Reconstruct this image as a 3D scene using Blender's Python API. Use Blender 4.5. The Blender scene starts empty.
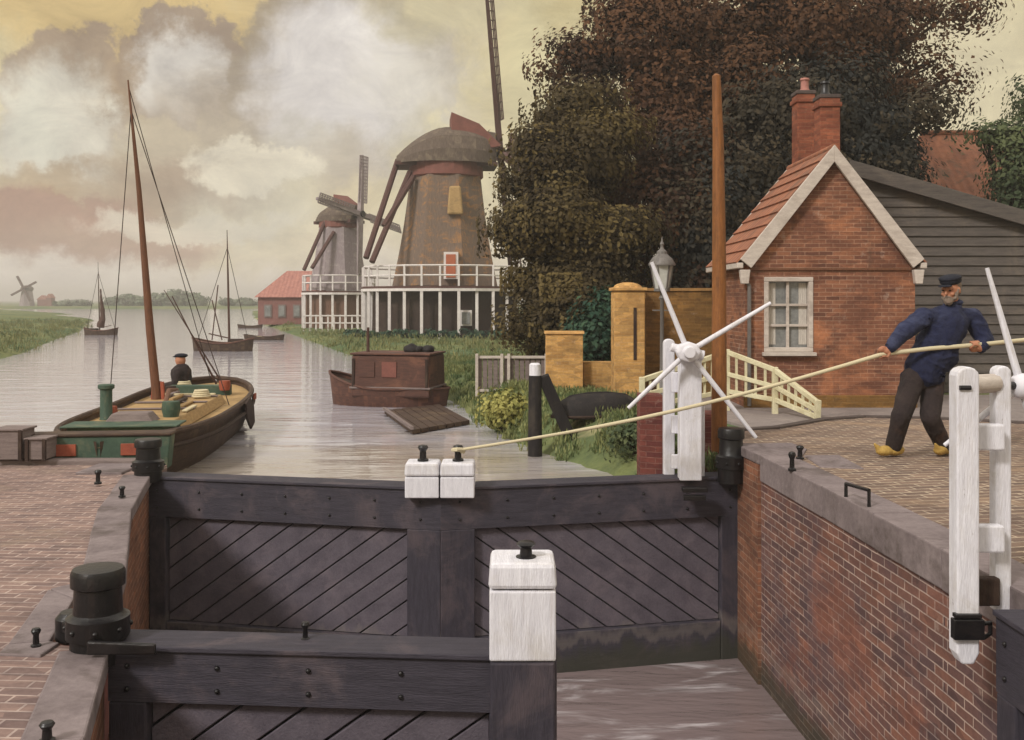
import bpy, math, random
import numpy as np
from mathutils import Vector, Matrix, noise as mnoise

R = math.radians
SC = bpy.context.scene
COL = SC.collection
random.seed(7)
F, HY, EYE = 1000.0, 300.0, 1.5           # survey constants: focal (px), horizon row, eye height


def W(px, py, d):
    """world point seen at pixel px,py at distance d in front of the surveyor"""
    return Vector(((px - 512) / F * d, d, EYE - (py - HY) / F * d))


def G(px, py, z=0.0):
    d = (EYE - z) * F / (py - HY)
    return Vector(((px - 512) / F * d, d, z))


def lin(c):
    return tuple(((v / 255) / 12.92 if v / 255 <= 0.04045 else ((v / 255 + 0.055) / 1.055) ** 2.4) for v in c)


# ------------------------------------------------------------------ materials
class NT:
    def __init__(s, tree):
        s.t = tree
        s.n = tree.nodes
        s.l = tree.links

    def new(s, typ, **kw):
        n = s.n.new(typ)
        for k, v in kw.items():
            if k.startswith('i_'):
                n.inputs[k[2:].replace('_', ' ')].default_value = v
            else:
                setattr(n, k, v)
        return n

    def link(s, a, b):
        s.l.new(a, b)

    def val(s, op, a, b=None, clamp=False):
        m = s.n.new('ShaderNodeMath')
        m.operation = op
        m.use_clamp = clamp
        for i, x in enumerate((a, b)):
            if x is None:
                continue
            if isinstance(x, (int, float)):
                m.inputs[i].default_value = x
            else:
                s.l.new(x, m.inputs[i])
        return m.outputs[0]

    def mix(s, fac, a, b, blend='MIX'):
        m = s.n.new('ShaderNodeMix')
        m.data_type = 'RGBA'
        m.blend_type = blend
        for sock, x in ((m.inputs[0], fac), (m.inputs[6], a), (m.inputs[7], b)):
            if isinstance(x, (int, float)):
                sock.default_value = x
            elif isinstance(x, (tuple, list)):
                sock.default_value = (*x[:3], 1)
            else:
                s.l.new(x, sock)
        return m.outputs[2]

    def noise(s, vec, scale, detail=4, rough=0.55, dist=0.0):
        n = s.n.new('ShaderNodeTexNoise')
        n.inputs['Scale'].default_value = scale
        n.inputs['Detail'].default_value = detail
        n.inputs['Roughness'].default_value = rough
        n.inputs['Distortion'].default_value = dist
        if vec is not None:
            s.l.new(vec, n.inputs['Vector'])
        return n.outputs[0]

    def maprange(s, v, a, b, c=0.0, d=1.0, smooth=False):
        m = s.n.new('ShaderNodeMapRange')
        m.interpolation_type = 'SMOOTHSTEP' if smooth else 'LINEAR'
        s.l.new(v, m.inputs[0])
        for i, x in enumerate((a, b, c, d)):
            m.inputs[i + 1].default_value = x
        return m.outputs[0]

    def mapping(s, vec, scale=(1, 1, 1), loc=(0, 0, 0), rot=(0, 0, 0)):
        m = s.n.new('ShaderNodeMapping')
        m.inputs['Scale'].default_value = scale
        m.inputs['Location'].default_value = loc
        m.inputs['Rotation'].default_value = rot
        s.l.new(vec, m.inputs['Vector'])
        return m.outputs[0]


def newmat(name):
    m = bpy.data.materials.new(name)
    m.use_nodes = True
    nt = NT(m.node_tree)
    bs = nt.n['Principled BSDF']
    return m, nt, bs


def coords(nt, kind):
    return nt.new('ShaderNodeTexCoord').outputs[kind]


def bump(nt, bs, height, strength, dist=0.02):
    b = nt.new('ShaderNodeBump')
    b.inputs['Strength'].default_value = strength
    b.inputs['Distance'].default_value = dist
    nt.link(height, b.inputs['Height'])
    nt.link(b.outputs[0], bs.inputs['Normal'])


def tidemark(nt, co, colr, top):
    """slime and limescale left by the changing water level; UV v is height on upright faces"""
    sx = nt.new('ShaderNodeSeparateXYZ')
    nt.link(co, sx.inputs[0])
    n = nt.noise(nt.mapping(co, (2.2, .5, 1)), 1.5, 6, 0.65)
    hh = nt.val('ADD', sx.outputs[1], nt.val('MULTIPLY', nt.val('SUBTRACT', n, .5), .6))
    colr = nt.mix(nt.maprange(hh, top + .06, top - .12, 0, .72, True), colr, lin((58, 58, 46)))
    line = nt.val('MULTIPLY', nt.maprange(hh, top + .02, top + .08, 0, 1, True), nt.maprange(hh, top + .2, top + .1, 0, 1, True))
    return nt.mix(nt.val('MULTIPLY', line, .2), colr, lin((150, 140, 128)))


def M(name, c, c2=None, rough=0.85, scale=3.0, stretch=(1, 1, 1), kind='UV', bmp=0.25, fine=45, dirt=None, dirt_amt=0.5, spec=0.3, bdist=0.01, metal=0.0, chips=None, tide=None):
    """generic weathered surface: two tones, streaks along the grain, blotchy dirt"""
    m, nt, bs = newmat(name)
    c = lin(c)
    c2 = lin(c2) if c2 else tuple(x * 0.6 for x in c)
    co = coords(nt, kind)
    sv = nt.mapping(co, stretch)
    n1 = nt.noise(sv, scale, 5, 0.6, 0.3)
    n2 = nt.noise(sv, scale * 7, 4, 0.65)
    f = nt.maprange(nt.val('ADD', nt.val('MULTIPLY', n1, 0.6), nt.val('MULTIPLY', n2, 0.4)), 0.32, 0.68)
    colr = nt.mix(f, c, c2)
    if dirt:
        nd = nt.noise(co, 1.7, 6, 0.7, 0.6)
        colr = nt.mix(nt.maprange(nd, 0.48, 0.68, 0, dirt_amt, True), colr, lin(dirt))
    if chips:
        nc = nt.noise(nt.mapping(co, (9, 3.2, 1), (3, 5, 0)), 2.6, 8, 0.72, 0.4)
        colr = nt.mix(nt.maprange(nc, 0.655, 0.70, 0, .75), colr, lin(chips))
        nr = nt.noise(nt.mapping(co, (22, 0.9, 1), (1, 2, 0)), 1.6, 5, 0.6)
        colr = nt.mix(nt.maprange(nr, 0.58, 0.74, 0, .22, True), colr, lin((150, 124, 98)))
    if tide:
        colr = tidemark(nt, co, colr, tide)
    nt.link(colr, bs.inputs['Base Color'])
    bs.inputs['Roughness'].default_value = rough
    bs.inputs['Specular IOR Level'].default_value = spec
    bs.inputs['Metallic'].default_value = metal
    if bmp:
        bump(nt, bs, nt.noise(sv, fine, 4, 0.6), bmp, bdist)
    return m


def brickmat(name, c1, c2, mortar, bw=0.21, bh=0.065, ms=0.008, stain=None, stain_amt=0.6, rot=0.0, bmp=0.5, rough=0.9, stain2=None, mvar=None, tide=None):
    m, nt, bs = newmat(name)
    uv = coords(nt, 'UV')
    wob = nt.new('ShaderNodeTexNoise', i_Scale=2.5, i_Detail=3.0)
    nt.link(uv, wob.inputs['Vector'])
    off = nt.new('ShaderNodeVectorMath', operation='SCALE')
    off.inputs['Scale'].default_value = 0.022
    nt.link(wob.outputs[1], off.inputs[0])
    add = nt.new('ShaderNodeVectorMath', operation='ADD')
    nt.link(uv, add.inputs[0])
    nt.link(off.outputs[0], add.inputs[1])
    v = nt.mapping(add.outputs[0], rot=(0, 0, rot))
    b = nt.new('ShaderNodeTexBrick')
    nt.link(v, b.inputs['Vector'])
    b.inputs['Color1'].default_value = (*lin(c1), 1)
    b.inputs['Color2'].default_value = (*lin(c2), 1)
    b.inputs['Mortar'].default_value = (*lin(mortar), 1)
    b.inputs['Scale'].default_value = 1.0
    b.inputs['Brick Width'].default_value = bw
    b.inputs['Row Height'].default_value = bh
    b.inputs['Mortar Size'].default_value = ms
    b.inputs['Mortar Smooth'].default_value = 0.35
    b.inputs['Bias'].default_value = 0.0
    colr = b.outputs['Color']
    n1 = nt.noise(uv, 1.1, 6, 0.65, 0.5)
    if stain:
        colr = nt.mix(nt.maprange(n1, 0.42, 0.66, 0, stain_amt, True), colr, lin(stain))
    if stain2:
        n3 = nt.noise(nt.mapping(uv, loc=(7, 3, 1)), 0.9, 6, 0.65, 0.5)
        colr = nt.mix(nt.maprange(n3, 0.5, 0.68, 0, stain_amt, True), colr, lin(stain2))
    nw = nt.noise(nt.mapping(uv, (3.2, .35, 1), (2, 6, 0)), 1.4, 6, 0.65)
    colr = nt.mix(nt.maprange(nw, .55, .75, 0, .4, True), colr, lin((74, 66, 58)))
    nl = nt.noise(nt.mapping(uv, loc=(11, 5, 0)), 3.4, 7, 0.7)
    colr = nt.mix(nt.maprange(nl, .6, .7, 0, .3, True), colr, lin((190, 176, 164)))
    vb = nt.new('ShaderNodeTexVoronoi', i_Scale=8.0)
    nt.link(nt.mapping(uv, (.6, 1.9, 1)), vb.inputs['Vector'])
    vc = nt.new('ShaderNodeSeparateColor')
    nt.link(vb.outputs['Color'], vc.inputs[0])
    colr = nt.mix(1.0, colr, nt.mix(vc.outputs[0], (.78, .78, .8), (1.18, 1.16, 1.12)), 'MULTIPLY')
    if tide:
        colr = tidemark(nt, uv, colr, tide)
    n2 = nt.noise(uv, 22, 4, 0.7)
    colr = nt.mix(1.0, colr, nt.mix(n2, (0.62, 0.6, 0.6), (1.35, 1.33, 1.3)), 'MULTIPLY')
    nt.link(colr, bs.inputs['Base Color'])
    bs.inputs['Roughness'].default_value = rough
    bs.inputs['Specular IOR Level'].default_value = 0.2
    h = nt.val('SUBTRACT', nt.val('MULTIPLY', n2, 0.5), b.outputs['Fac'])
    bump(nt, bs, h, bmp, 0.008)
    return m


def tilemat(name, c1, c2, moss=None, tw=0.22, th=0.26):
    m, nt, bs = newmat(name)
    uv = coords(nt, 'UV')
    sx = nt.new('ShaderNodeSeparateXYZ')
    nt.link(uv, sx.inputs[0])
    row = nt.val('DIVIDE', sx.outputs[1], th)
    fr = nt.val('FRACT', row)
    wav = nt.val('SINE', nt.val('MULTIPLY', sx.outputs[0], 2 * math.pi / tw))
    n = nt.noise(uv, 3.0, 6, 0.65, 0.4)
    n2 = nt.noise(uv, 26, 3, 0.7)
    colr = nt.mix(nt.maprange(n, 0.35, 0.65), lin(c1), lin(c2))
    colr = nt.mix(nt.maprange(n2, 0.3, 0.7, 0, 0.4), colr, lin(c2))
    if moss:
        nm = nt.noise(nt.mapping(uv, loc=(4, 9, 0)), 1.6, 6, 0.7, 0.6)
        colr = nt.mix(nt.maprange(nm, 0.52, 0.66, 0, 0.7), colr, lin(moss))
    nt.link(colr, bs.inputs['Base Color'])
    bs.inputs['Roughness'].default_value = 0.85
    h = nt.val('ADD', nt.val('MULTIPLY', wav, 0.35), nt.val('MULTIPLY', fr, -1.0))
    h = nt.val('ADD', h, nt.val('MULTIPLY', n2, 0.3))
    bump(nt, bs, h, 0.9, 0.035)
    return m


def leafmat(name, c1, c2, c3):
    m, nt, bs = newmat(name)
    at = nt.new('ShaderNodeAttribute', attribute_name='tone')
    ob = coords(nt, 'Object')
    n = nt.noise(ob, 0.45, 3, 0.6)
    colr = nt.mix(nt.maprange(n, 0.4, 0.62), lin(c1), lin(c2))
    colr = nt.mix(nt.maprange(at.outputs['Fac'], 0.35, 0.85), colr, lin(c3))
    nt.link(colr, bs.inputs['Base Color'])
    bs.inputs['Roughness'].default_value = 0.7
    bs.inputs['Specular IOR Level'].default_value = 0.15
    tr = nt.new('ShaderNodeBsdfTranslucent')
    nt.link(colr, tr.inputs['Color'])
    mx = nt.new('ShaderNodeMixShader')
    mx.inputs[0].default_value = 0.22
    nt.link(bs.outputs[0], mx.inputs[1])
    nt.link(tr.outputs[0], mx.inputs[2])
    nt.link(mx.outputs[0], nt.n['Material Output'].inputs['Surface'])
    return m


def watermat(name, deep, streak, rough, wave, amp, streak_amt=0.35, spec=0.5, stretch=(1, 1, 1), silt=None):
    m, nt, bs = newmat(name)
    ob = coords(nt, 'Object')
    v = nt.mapping(ob, stretch)
    n = nt.noise(v, 0.8, 6, 0.6, 0.6)
    colr = nt.mix(nt.maprange(n, 0.5, 0.7, 0, streak_amt, True), lin(deep), lin(streak))  # silvery streaks mixed into the base colour along stretched noise
    if silt:
        sy = nt.new('ShaderNodeSeparateXYZ')
        nt.link(ob, sy.inputs[0])
        ns = nt.noise(nt.mapping(ob, (.35, .9, 1)), .7, 5, .6, .5)
        near = nt.val('ADD', sy.outputs[1], nt.val('MULTIPLY', nt.val('SUBTRACT', ns, .5), 14.0))
        colr = nt.mix(nt.maprange(near, 18.0, 10.5, 0, .6, True), colr, lin(silt))
    nt.link(colr, bs.inputs['Base Color'])
    bs.inputs['Roughness'].default_value = rough
    bs.inputs['IOR'].default_value = 1.33
    bs.inputs['Specular IOR Level'].default_value = spec
    w1 = nt.noise(v, wave, 3, 0.5, 0.4)
    w2 = nt.noise(v, wave * 5, 3, 0.5, 0.2)
    h = nt.val('ADD', w1, nt.val('MULTIPLY', w2, 0.22))
    bump(nt, bs, h, 1.0, amp)
    return m


mt = {}
mt['gate'] = M('tarred_gate_timber', (68, 64, 74), (44, 41, 49), 0.7, 2.0, (2, 16, 1), bmp=0.5, fine=9, dirt=(110, 96, 98), dirt_amt=0.4, tide=-1.95)
mt['gatev'] = M('tarred_gate_timber_upright', (64, 60, 70), (42, 39, 47), 0.7, 2.0, (16, 2, 1), bmp=0.5, fine=9, dirt=(104, 90, 92), dirt_amt=0.4, tide=-1.95)
mt['plank'] = M('tarred_gate_plank', (98, 91, 100), (72, 66, 75), 0.75, 1.6, (4, 4, 1), bmp=0.5, fine=18, dirt=(124, 112, 118), dirt_amt=0.4, tide=-1.95)
mt['white'] = M('white_lead_paint', (230, 229, 236), (198, 196, 204), 0.6, 2.2, (14, 1.6, 1), bmp=0.6, fine=9, dirt=(170, 160, 142), dirt_amt=0.4, chips=(128, 118, 112))
mt['cream'] = M('cream_fence_paint', (222, 216, 186), (182, 172, 138), 0.65, 3, (3, 3, 1), bmp=0.25, dirt=(150, 132, 84), dirt_amt=0.4)
mt['iron'] = M('black_iron', (24, 22, 25), (12, 11, 13), 0.36, 6, bmp=0.35, fine=30, spec=0.4, dirt=(52, 42, 40), dirt_amt=0.3)
mt['grime'] = M('dark_timber', (66, 48, 40), (34, 25, 23), 0.8, 2.4, (12, 2, 1), bmp=0.5, fine=10, dirt=(88, 74, 60), dirt_amt=0.4)
mt['boat_dark'] = M('tarred_hull', (82, 62, 50), (44, 33, 30), 0.7, 2.0, (2, 14, 1), bmp=0.4, fine=8, dirt=(112, 92, 70), dirt_amt=0.5)
mt['barge'] = M('red_brown_barge_boards', (100, 68, 58), (64, 46, 42), 0.8, 2.2, (2, 14, 1), bmp=0.4, fine=10, dirt=(134, 92, 72), dirt_amt=0.5)
mt['deck'] = M('ochre_deck_boards', (186, 156, 108), (142, 112, 74), 0.8, 2.4, (3, 14, 1), bmp=0.3, fine=12, dirt=(110, 92, 62), dirt_amt=0.5)
mt['mast'] = M('varnished_spar', (122, 80, 56), (80, 52, 38), 0.6, 2.5, (12, 2, 1), bmp=0.3, fine=10)
mt['pole'] = M('oiled_pine_spar', (150, 98, 52), (104, 62, 32), 0.6, 2.5, (14, 2, 1), bmp=0.3, fine=10, dirt=(78, 50, 30), dirt_amt=0.5)
mt['darkmast'] = M('dark_spar', (92, 64, 54), (58, 40, 36), 0.7, 3, (12, 2, 1), bmp=0.2)
mt['green'] = M('green_boat_paint', (76, 96, 80), (50, 68, 58), 0.7, 4, bmp=0.2, dirt=(122, 118, 92), dirt_amt=0.6)
mt['red'] = M('red_lead_paint', (166, 88, 64), (128, 64, 48), 0.65, 4, bmp=0.2, dirt=(120, 70, 50), dirt_amt=0.4)
mt['sail'] = M('tanned_sailcloth', (92, 68, 58), (58, 42, 40), 0.95, 4, bmp=0.3, fine=12)
mt['rope'] = M('hemp_rope', (222, 212, 182), (190, 176, 142), 0.95, 10, (8, 40, 1), bmp=0.6, fine=30)
mt['cordage'] = M('tarred_cord', (70, 56, 50), (44, 36, 34), 0.95, 10, bmp=0)
mt['coping'] = M('coping_stone', (138, 126, 126), (100, 89, 90), 0.85, 2.6, bmp=0.6, fine=20, dirt=(78, 68, 64), dirt_amt=0.75)
mt['quaybeam'] = M('weathered_grey_timber', (138, 124, 120), (98, 86, 84), 0.85, 2.2, (2, 14, 1), bmp=0.4, fine=10)
mt['wallbrick'] = brickmat('lock_wall_brick', (124, 88, 76), (90, 70, 70), (168, 150, 142), ms=0.006, stain=(88, 74, 80), stain2=(138, 88, 70), stain_amt=0.6, tide=-1.95)
mt['darkbrick'] = brickmat('red_brown_lock_wall_brick', (142, 96, 74), (114, 80, 66), (150, 124, 106), ms=0.006, stain=(92, 64, 52), stain_amt=0.5, tide=-1.95)  # red-brown brick of the left wall and the gate quoin
mt['pavel'] = brickmat('pink_clinker_paving', (144, 122, 115), (118, 100, 97), (168, 152, 146), 0.21, 0.085, 0.008, stain=(104, 88, 86), stain2=(150, 134, 118), stain_amt=0.5, rot=0.06)
mt['paver'] = brickmat('yellow_clinker_paving', (130, 111, 99), (104, 89, 82), (176, 162, 144), 0.22, 0.105, 0.010, stain=(100, 82, 74), stain2=(150, 128, 106), stain_amt=0.5, rot=-0.2)
mt['house'] = brickmat('orange_house_brick', (142, 97, 75), (106, 72, 60), (160, 128, 108), 0.2, 0.058, 0.005, stain=(100, 66, 54), stain2=(176, 118, 84), stain_amt=0.7, bmp=0.35)
mt['chim'] = brickmat('chimney_brick', (148, 90, 68), (116, 68, 54), (130, 90, 72), 0.2, 0.055, 0.005, stain=(84, 46, 36), stain_amt=0.5)
mt['yellow'] = brickmat('yellow_garden_brick', (208, 166, 104), (180, 138, 84), (190, 156, 112), 0.2, 0.055, 0.004, stain=(128, 100, 64), stain2=(200, 156, 96), stain_amt=0.5)
mt['olive'] = brickmat('olive_garden_brick', (142, 106, 60), (116, 86, 50), (138, 110, 70), 0.2, 0.055, 0.004, stain=(96, 74, 44), stain_amt=0.5)
mt['pierbrick'] = brickmat('red_pier_brick', (118, 68, 60), (94, 52, 50), (122, 86, 78), 0.2, 0.06, 0.005, stain=(80, 44, 40), stain_amt=0.5)
mt['tile'] = tilemat('orange_pantile', (166, 108, 78), (128, 82, 62), (94, 78, 64))
mt['tilered'] = tilemat('red_pantile', (176, 122, 108), (146, 98, 90), None, 0.3, 0.35)
mt['barn'] = M('black_tarred_clapboard', (98, 91, 85), (66, 61, 60), 0.8, 1.8, (1.5, 12, 1), bmp=0.3, fine=8, dirt=(116, 104, 92), dirt_amt=0.4)
mt['bargeb'] = M('grey_white_bargeboard', (206, 196, 186), (168, 156, 148), 0.7, 2.4, (2, 8, 1), bmp=0.25, dirt=(140, 126, 116), dirt_amt=0.5)
mt['glass'] = M('old_window_glass', (150, 150, 148), (90, 92, 94), 0.12, 2.2, bmp=0.1, fine=3, spec=0.6)
mt['curtain'] = M('net_curtain', (206, 200, 190), (160, 152, 146), 0.95, 5, (10, 2, 1))
mt['thatch'] = M('mill_thatch', (132, 114, 100), (92, 78, 70), 0.95, 2.2, (10, 1.2, 1), bmp=0.6, fine=7, dirt=(164, 120, 76), dirt_amt=0.9, bdist=0.06)
mt['thatch_hazed_sail'] = M('grey_thatch_hazed_sails', (158, 146, 146), (120, 108, 112), 0.95, 2.2, (10, 1.2, 1), bmp=0.5, fine=7, dirt=(176, 164, 160), dirt_amt=0.6, bdist=0.06)
mt['cap'] = M('mill_cap_thatch', (112, 98, 86), (70, 60, 56), 0.95, 2.0, (8, 2, 1), bmp=0.6, fine=7, dirt=(142, 128, 108), dirt_amt=0.5, bdist=0.06)
mt['millred'] = M('mill_red_paint', (130, 82, 72), (100, 64, 58), 0.8, 3, bmp=0.2)
mt['millwood'] = M('mill_spar_wood', (96, 66, 60), (66, 46, 44), 0.8, 3, (8, 2, 1), bmp=0.2)
mt['millbase'] = M('mill_base_boards', (126, 96, 78), (92, 68, 58), 0.9, 2, (12, 1.5, 1), bmp=0.4, fine=9)
mt['millrail'] = M('mill_white_rail', (224, 218, 214), (190, 182, 180), 0.7, 3, bmp=0)
mt['orange'] = M('orange_door_paint', (180, 104, 72), (152, 84, 60), 0.7, 3, bmp=0.1)
mt['shed'] = M('dull_red_barn_boards', (142, 100, 92), (110, 76, 74), 0.9, 2, (10, 1.5, 1), bmp=0.2)
mt['lampglass'] = M('lamp_glass', (196, 196, 190), (160, 160, 156), 0.15, 4, bmp=0, spec=0.6)
mt['lampmetal'] = M('lamp_grey_metal', (120, 114, 110), (84, 80, 78), 0.5, 5, bmp=0.1)
mt['skin'] = M('weathered_skin', (186, 134, 104), (152, 98, 76), 0.6, 12, kind='Object', bmp=0.15, fine=60)
mt['jacket'] = M('navy_wool', (36, 41, 70), (22, 25, 46), 0.9, 9, kind='Object', bmp=0.7, fine=16, dirt=(78, 84, 112), dirt_amt=0.45, bdist=0.02)
mt['trousers'] = M('brown_black_wool', (56, 46, 44), (34, 28, 30), 0.95, 8, kind='Object', bmp=0.6, fine=18, dirt=(98, 70, 52), dirt_amt=0.6, bdist=0.02)
mt['capcloth'] = M('black_cap_cloth', (32, 34, 46), (18, 19, 28), 0.85, 9, kind='Object', bmp=0.3)
mt['beard'] = M('grey_beard', (150, 134, 120), (108, 94, 86), 0.95, 14, (6, 6, 2), kind='Object', bmp=0.8, fine=50)
mt['clog'] = M('yellow_clog_wood', (198, 166, 92), (152, 120, 60), 0.6, 8, kind='Object', bmp=0.2)
mt['eye'] = M('dark_eye', (34, 28, 28), (24, 20, 20), 0.3, 8, bmp=0)
mt['street'] = M('grey_street_setts', (142, 132, 128), (112, 102, 100), 0.9, 2.2, bmp=0.5, fine=14, dirt=(160, 148, 140), dirt_amt=0.5)
mt['kerb'] = M('dark_kerb_stone', (92, 80, 76), (66, 58, 56), 0.85, 3, bmp=0.3)
mt['hullblack'] = M('pitch_black_hull', (40, 35, 35), (20, 17, 19), 0.75, 3, (12, 2, 1), bmp=0.6, fine=8, dirt=(78, 70, 60), dirt_amt=0.45)
mt['water'] = watermat('canal_water', (172, 169, 177), (212, 210, 218), 0.05, 0.8, 0.026, 0.6, 1.0, (0.7, 2.2, 1), (146, 128, 92))
mt['lockwater'] = watermat('lock_chamber_water', (122, 108, 108), (226, 222, 226), 0.05, 1.5, 0.035, 0.85, 1.0, (0.8, 2.4, 1))
mt['leaf_olive'] = leafmat('olive_leaves', (76, 65, 43), (60, 51, 36), (110, 95, 58))
mt['leaf_brown'] = leafmat('copper_leaves', (78, 54, 40), (58, 44, 35), (98, 68, 46))
mt['leaf_dark'] = leafmat('dark_leaves', (54, 50, 42), (44, 48, 48), (74, 64, 48))
mt['leaf_green'] = leafmat('green_leaves', (72, 84, 58), (60, 70, 50), (104, 112, 76))
mt['leaf_hedge'] = leafmat('hedge_leaves', (48, 74, 60), (40, 60, 52), (72, 96, 72))
mt['leaf_yellow'] = leafmat('yellow_green_leaves', (142, 140, 78), (116, 118, 66), (170, 164, 96))
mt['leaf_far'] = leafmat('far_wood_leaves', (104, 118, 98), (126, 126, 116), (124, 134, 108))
mt['bark'] = M('bark', (84, 64, 50), (54, 42, 36), 0.95, 3, (10, 1.5, 1), bmp=0.8, fine=8, bdist=0.03)
mt['thwart'] = M('pale_deck_fitting', (206, 194, 160), (176, 160, 126), 0.8, 3, bmp=0.1)


def grassmat():
    m, nt, bs = newmat('meadow_grass')
    ob = coords(nt, 'Object')
    n1 = nt.noise(ob, 0.16, 5, 0.6, 0.5)
    n2 = nt.noise(ob, 2.4, 6, 0.7, 0.3)
    n3 = nt.noise(nt.mapping(ob, (0.12, 0.6, 1)), 1.0, 4, 0.6, 0.8)
    c = nt.mix(nt.maprange(n1, 0.38, 0.64), lin((84, 102, 68)), lin((128, 128, 82)))
    c = nt.mix(nt.maprange(n2, 0.4, 0.7, 0, 0.7), c, lin((60, 74, 58)))
    c = nt.mix(nt.maprange(n3, 0.6, 0.68, 0, 0.65, True), c, lin((176, 164, 126)))
    nt.link(c, bs.inputs['Base Color'])
    bs.inputs['Roughness'].default_value = 0.95
    bs.inputs['Specular IOR Level'].default_value = 0.1
    bump(nt, bs, n2, 0.8, 0.1)
    return m


mt['grass'] = grassmat()


# ------------------------------------------------------------------ mesh builder
class MB:
    def __init__(s):
        s.v, s.f, s.sm, s.mi = [], [], [], []

    def add(s, vs, fs, smooth=False, m=0):
        b = len(s.v)
        s.v += [Vector(v) for v in vs]
        for f in fs:
            s.f.append([b + i for i in f])
            s.sm.append(smooth)
            s.mi.append(m)
        return s

    def box(s, c, size, rz=0.0, m=0, taper=(1, 1)):
        c = Vector(c)
        hx, hy, hz = (x / 2 for x in size)
        rot = Matrix.Rotation(rz, 3, 'Z')
        vs = []
        for z, t in ((-hz, (1, 1)), (hz, taper)):
            for x, y in ((-hx, -hy), (hx, -hy), (hx, hy), (-hx, hy)):
                vs.append(c + rot @ Vector((x * t[0], y * t[1], z)))
        return s.add(vs, [(3, 2, 1, 0), (4, 5, 6, 7), (0, 1, 5, 4), (1, 2, 6, 5), (2, 3, 7, 6), (3, 0, 4, 7)], m=m)

    def bar(s, p0, p1, w, h, up=(0, 0, 1), m=0, end=1.0):
        """rectangular bar; w across, h along up"""
        p0, p1 = Vector(p0), Vector(p1)
        d = (p1 - p0).normalized()
        up = Vector(up)
        x = d.cross(up)
        if x.length < 1e-4:
            x = d.cross(Vector((0, 1, 0)))
        x.normalize()
        u = x.cross(d).normalized()
        vs = []
        for p, k in ((p0, 1.0), (p1, end)):
            for a, b in ((-1, -1), (1, -1), (1, 1), (-1, 1)):
                vs.append(p + x * a * w / 2 * k + u * b * h / 2 * k)
        return s.add(vs, [(3, 2, 1, 0), (4, 5, 6, 7), (0, 1, 5, 4), (1, 2, 6, 5), (2, 3, 7, 6), (3, 0, 4, 7)], m=m)

    def tube(s, pts, r, n=10, m=0, caps=True, smooth=True):
        pts = [Vector(p) for p in pts]
        if isinstance(r, (int, float)):
            r = [r] * len(pts)
        vs, fs = [], []
        ref = None
        for i, p in enumerate(pts):
            d = (pts[min(i + 1, len(pts) - 1)] - pts[max(i - 1, 0)]).normalized()
            if ref is None:
                ref = Vector((0, 0, 1)) if abs(d.z) < 0.9 else Vector((0, 1, 0))
            x = d.cross(ref)
            if x.length < 1e-3:
                x = d.cross(Vector((1, 0, 0)))
            x.normalize()
            u = x.cross(d).normalized()
            ref = u
            for k in range(n):
                a = 2 * math.pi * k / n
                vs.append(p + (x * math.cos(a) + u * math.sin(a)) * r[i])
        for i in range(len(pts) - 1):
            for k in range(n):
                fs.append((i * n + k, i * n + (k + 1) % n, (i + 1) * n + (k + 1) % n, (i + 1) * n + k))
        s.add(vs, fs, smooth, m)
        if caps:
            b = len(s.v) - len(vs)
            s.f.append([b + k for k in range(n)][::-1]); s.sm.append(False); s.mi.append(m)
            e = b + (len(pts) - 1) * n
            s.f.append([e + k for k in range(n)]); s.sm.append(False); s.mi.append(m)
        return s

    def lathe(s, prof, c, n=18, m=0, smooth=True, ph=0.0):
        c = Vector(c)
        vs, fs = [], []
        for r, z in prof:
            for k in range(n):
                a = 2 * math.pi * k / n + ph
                vs.append(c + Vector((r * math.cos(a), r * math.sin(a), z)))
        for i in range(len(prof) - 1):
            for k in range(n):
                fs.append((i * n + k, i * n + (k + 1) % n, (i + 1) * n + (k + 1) % n, (i + 1) * n + k))
        s.add(vs, fs, smooth, m)
        b = len(s.v) - len(vs)
        s.f.append([b + k for k in range(n)][::-1]); s.sm.append(False); s.mi.append(m)
        e = b + (len(prof) - 1) * n
        s.f.append([e + k for k in range(n)]); s.sm.append(False); s.mi.append(m)
        return s

    def prism(s, poly, off, m=0):
        """polygon (list of 3d points) swept by vector off"""
        poly = [Vector(p) for p in poly]
        off = Vector(off)
        n = len(poly)
        nrm = Vector((0, 0, 0))
        for i in range(n):
            nrm += poly[i].cross(poly[(i + 1) % n])
        if nrm.dot(off) > 0:
            poly = poly[::-1]
        vs = poly + [p + off for p in poly]
        fs = [tuple(range(n)), tuple(range(2 * n - 1, n - 1, -1))]
        for i in range(n):
            j = (i + 1) % n
            fs.append((j, i, n + i, n + j))
        return s.add(vs, fs, m=m)

    def ell(s, c, r, rot=None, nu=16, nv=10, m=0):
        c = Vector(c)
        rot = rot or Matrix.Identity(3)
        vs, fs = [], []
        for i in range(nv + 1):
            t = math.pi * i / nv
            for k in range(nu):
                a = 2 * math.pi * k / nu
                rr = max(math.sin(t), 1e-3)
                vs.append(c + rot @ Vector((r[0] * rr * math.cos(a), r[1] * rr * math.sin(a), -r[2] * math.cos(t))))
        for i in range(nv):
            for k in range(nu):
                fs.append((i * nu + k, i * nu + (k + 1) % nu, (i + 1) * nu + (k + 1) % nu, (i + 1) * nu + k))
        fs.append(tuple(range(nu))[::-1])
        fs.append(tuple(nv * nu + k for k in range(nu)))
        return s.add(vs, fs, True, m)

    def cap(s, p0, p1, r0, r1, n=12):
        p0, p1 = Vector(p0), Vector(p1)
        s.tube([p0, p1], [r0, r1], n)
        s.ell(p0, (r0,) * 3, None, n, 8)
        s.ell(p1, (r1,) * 3, None, n, 8)
        return s

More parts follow.
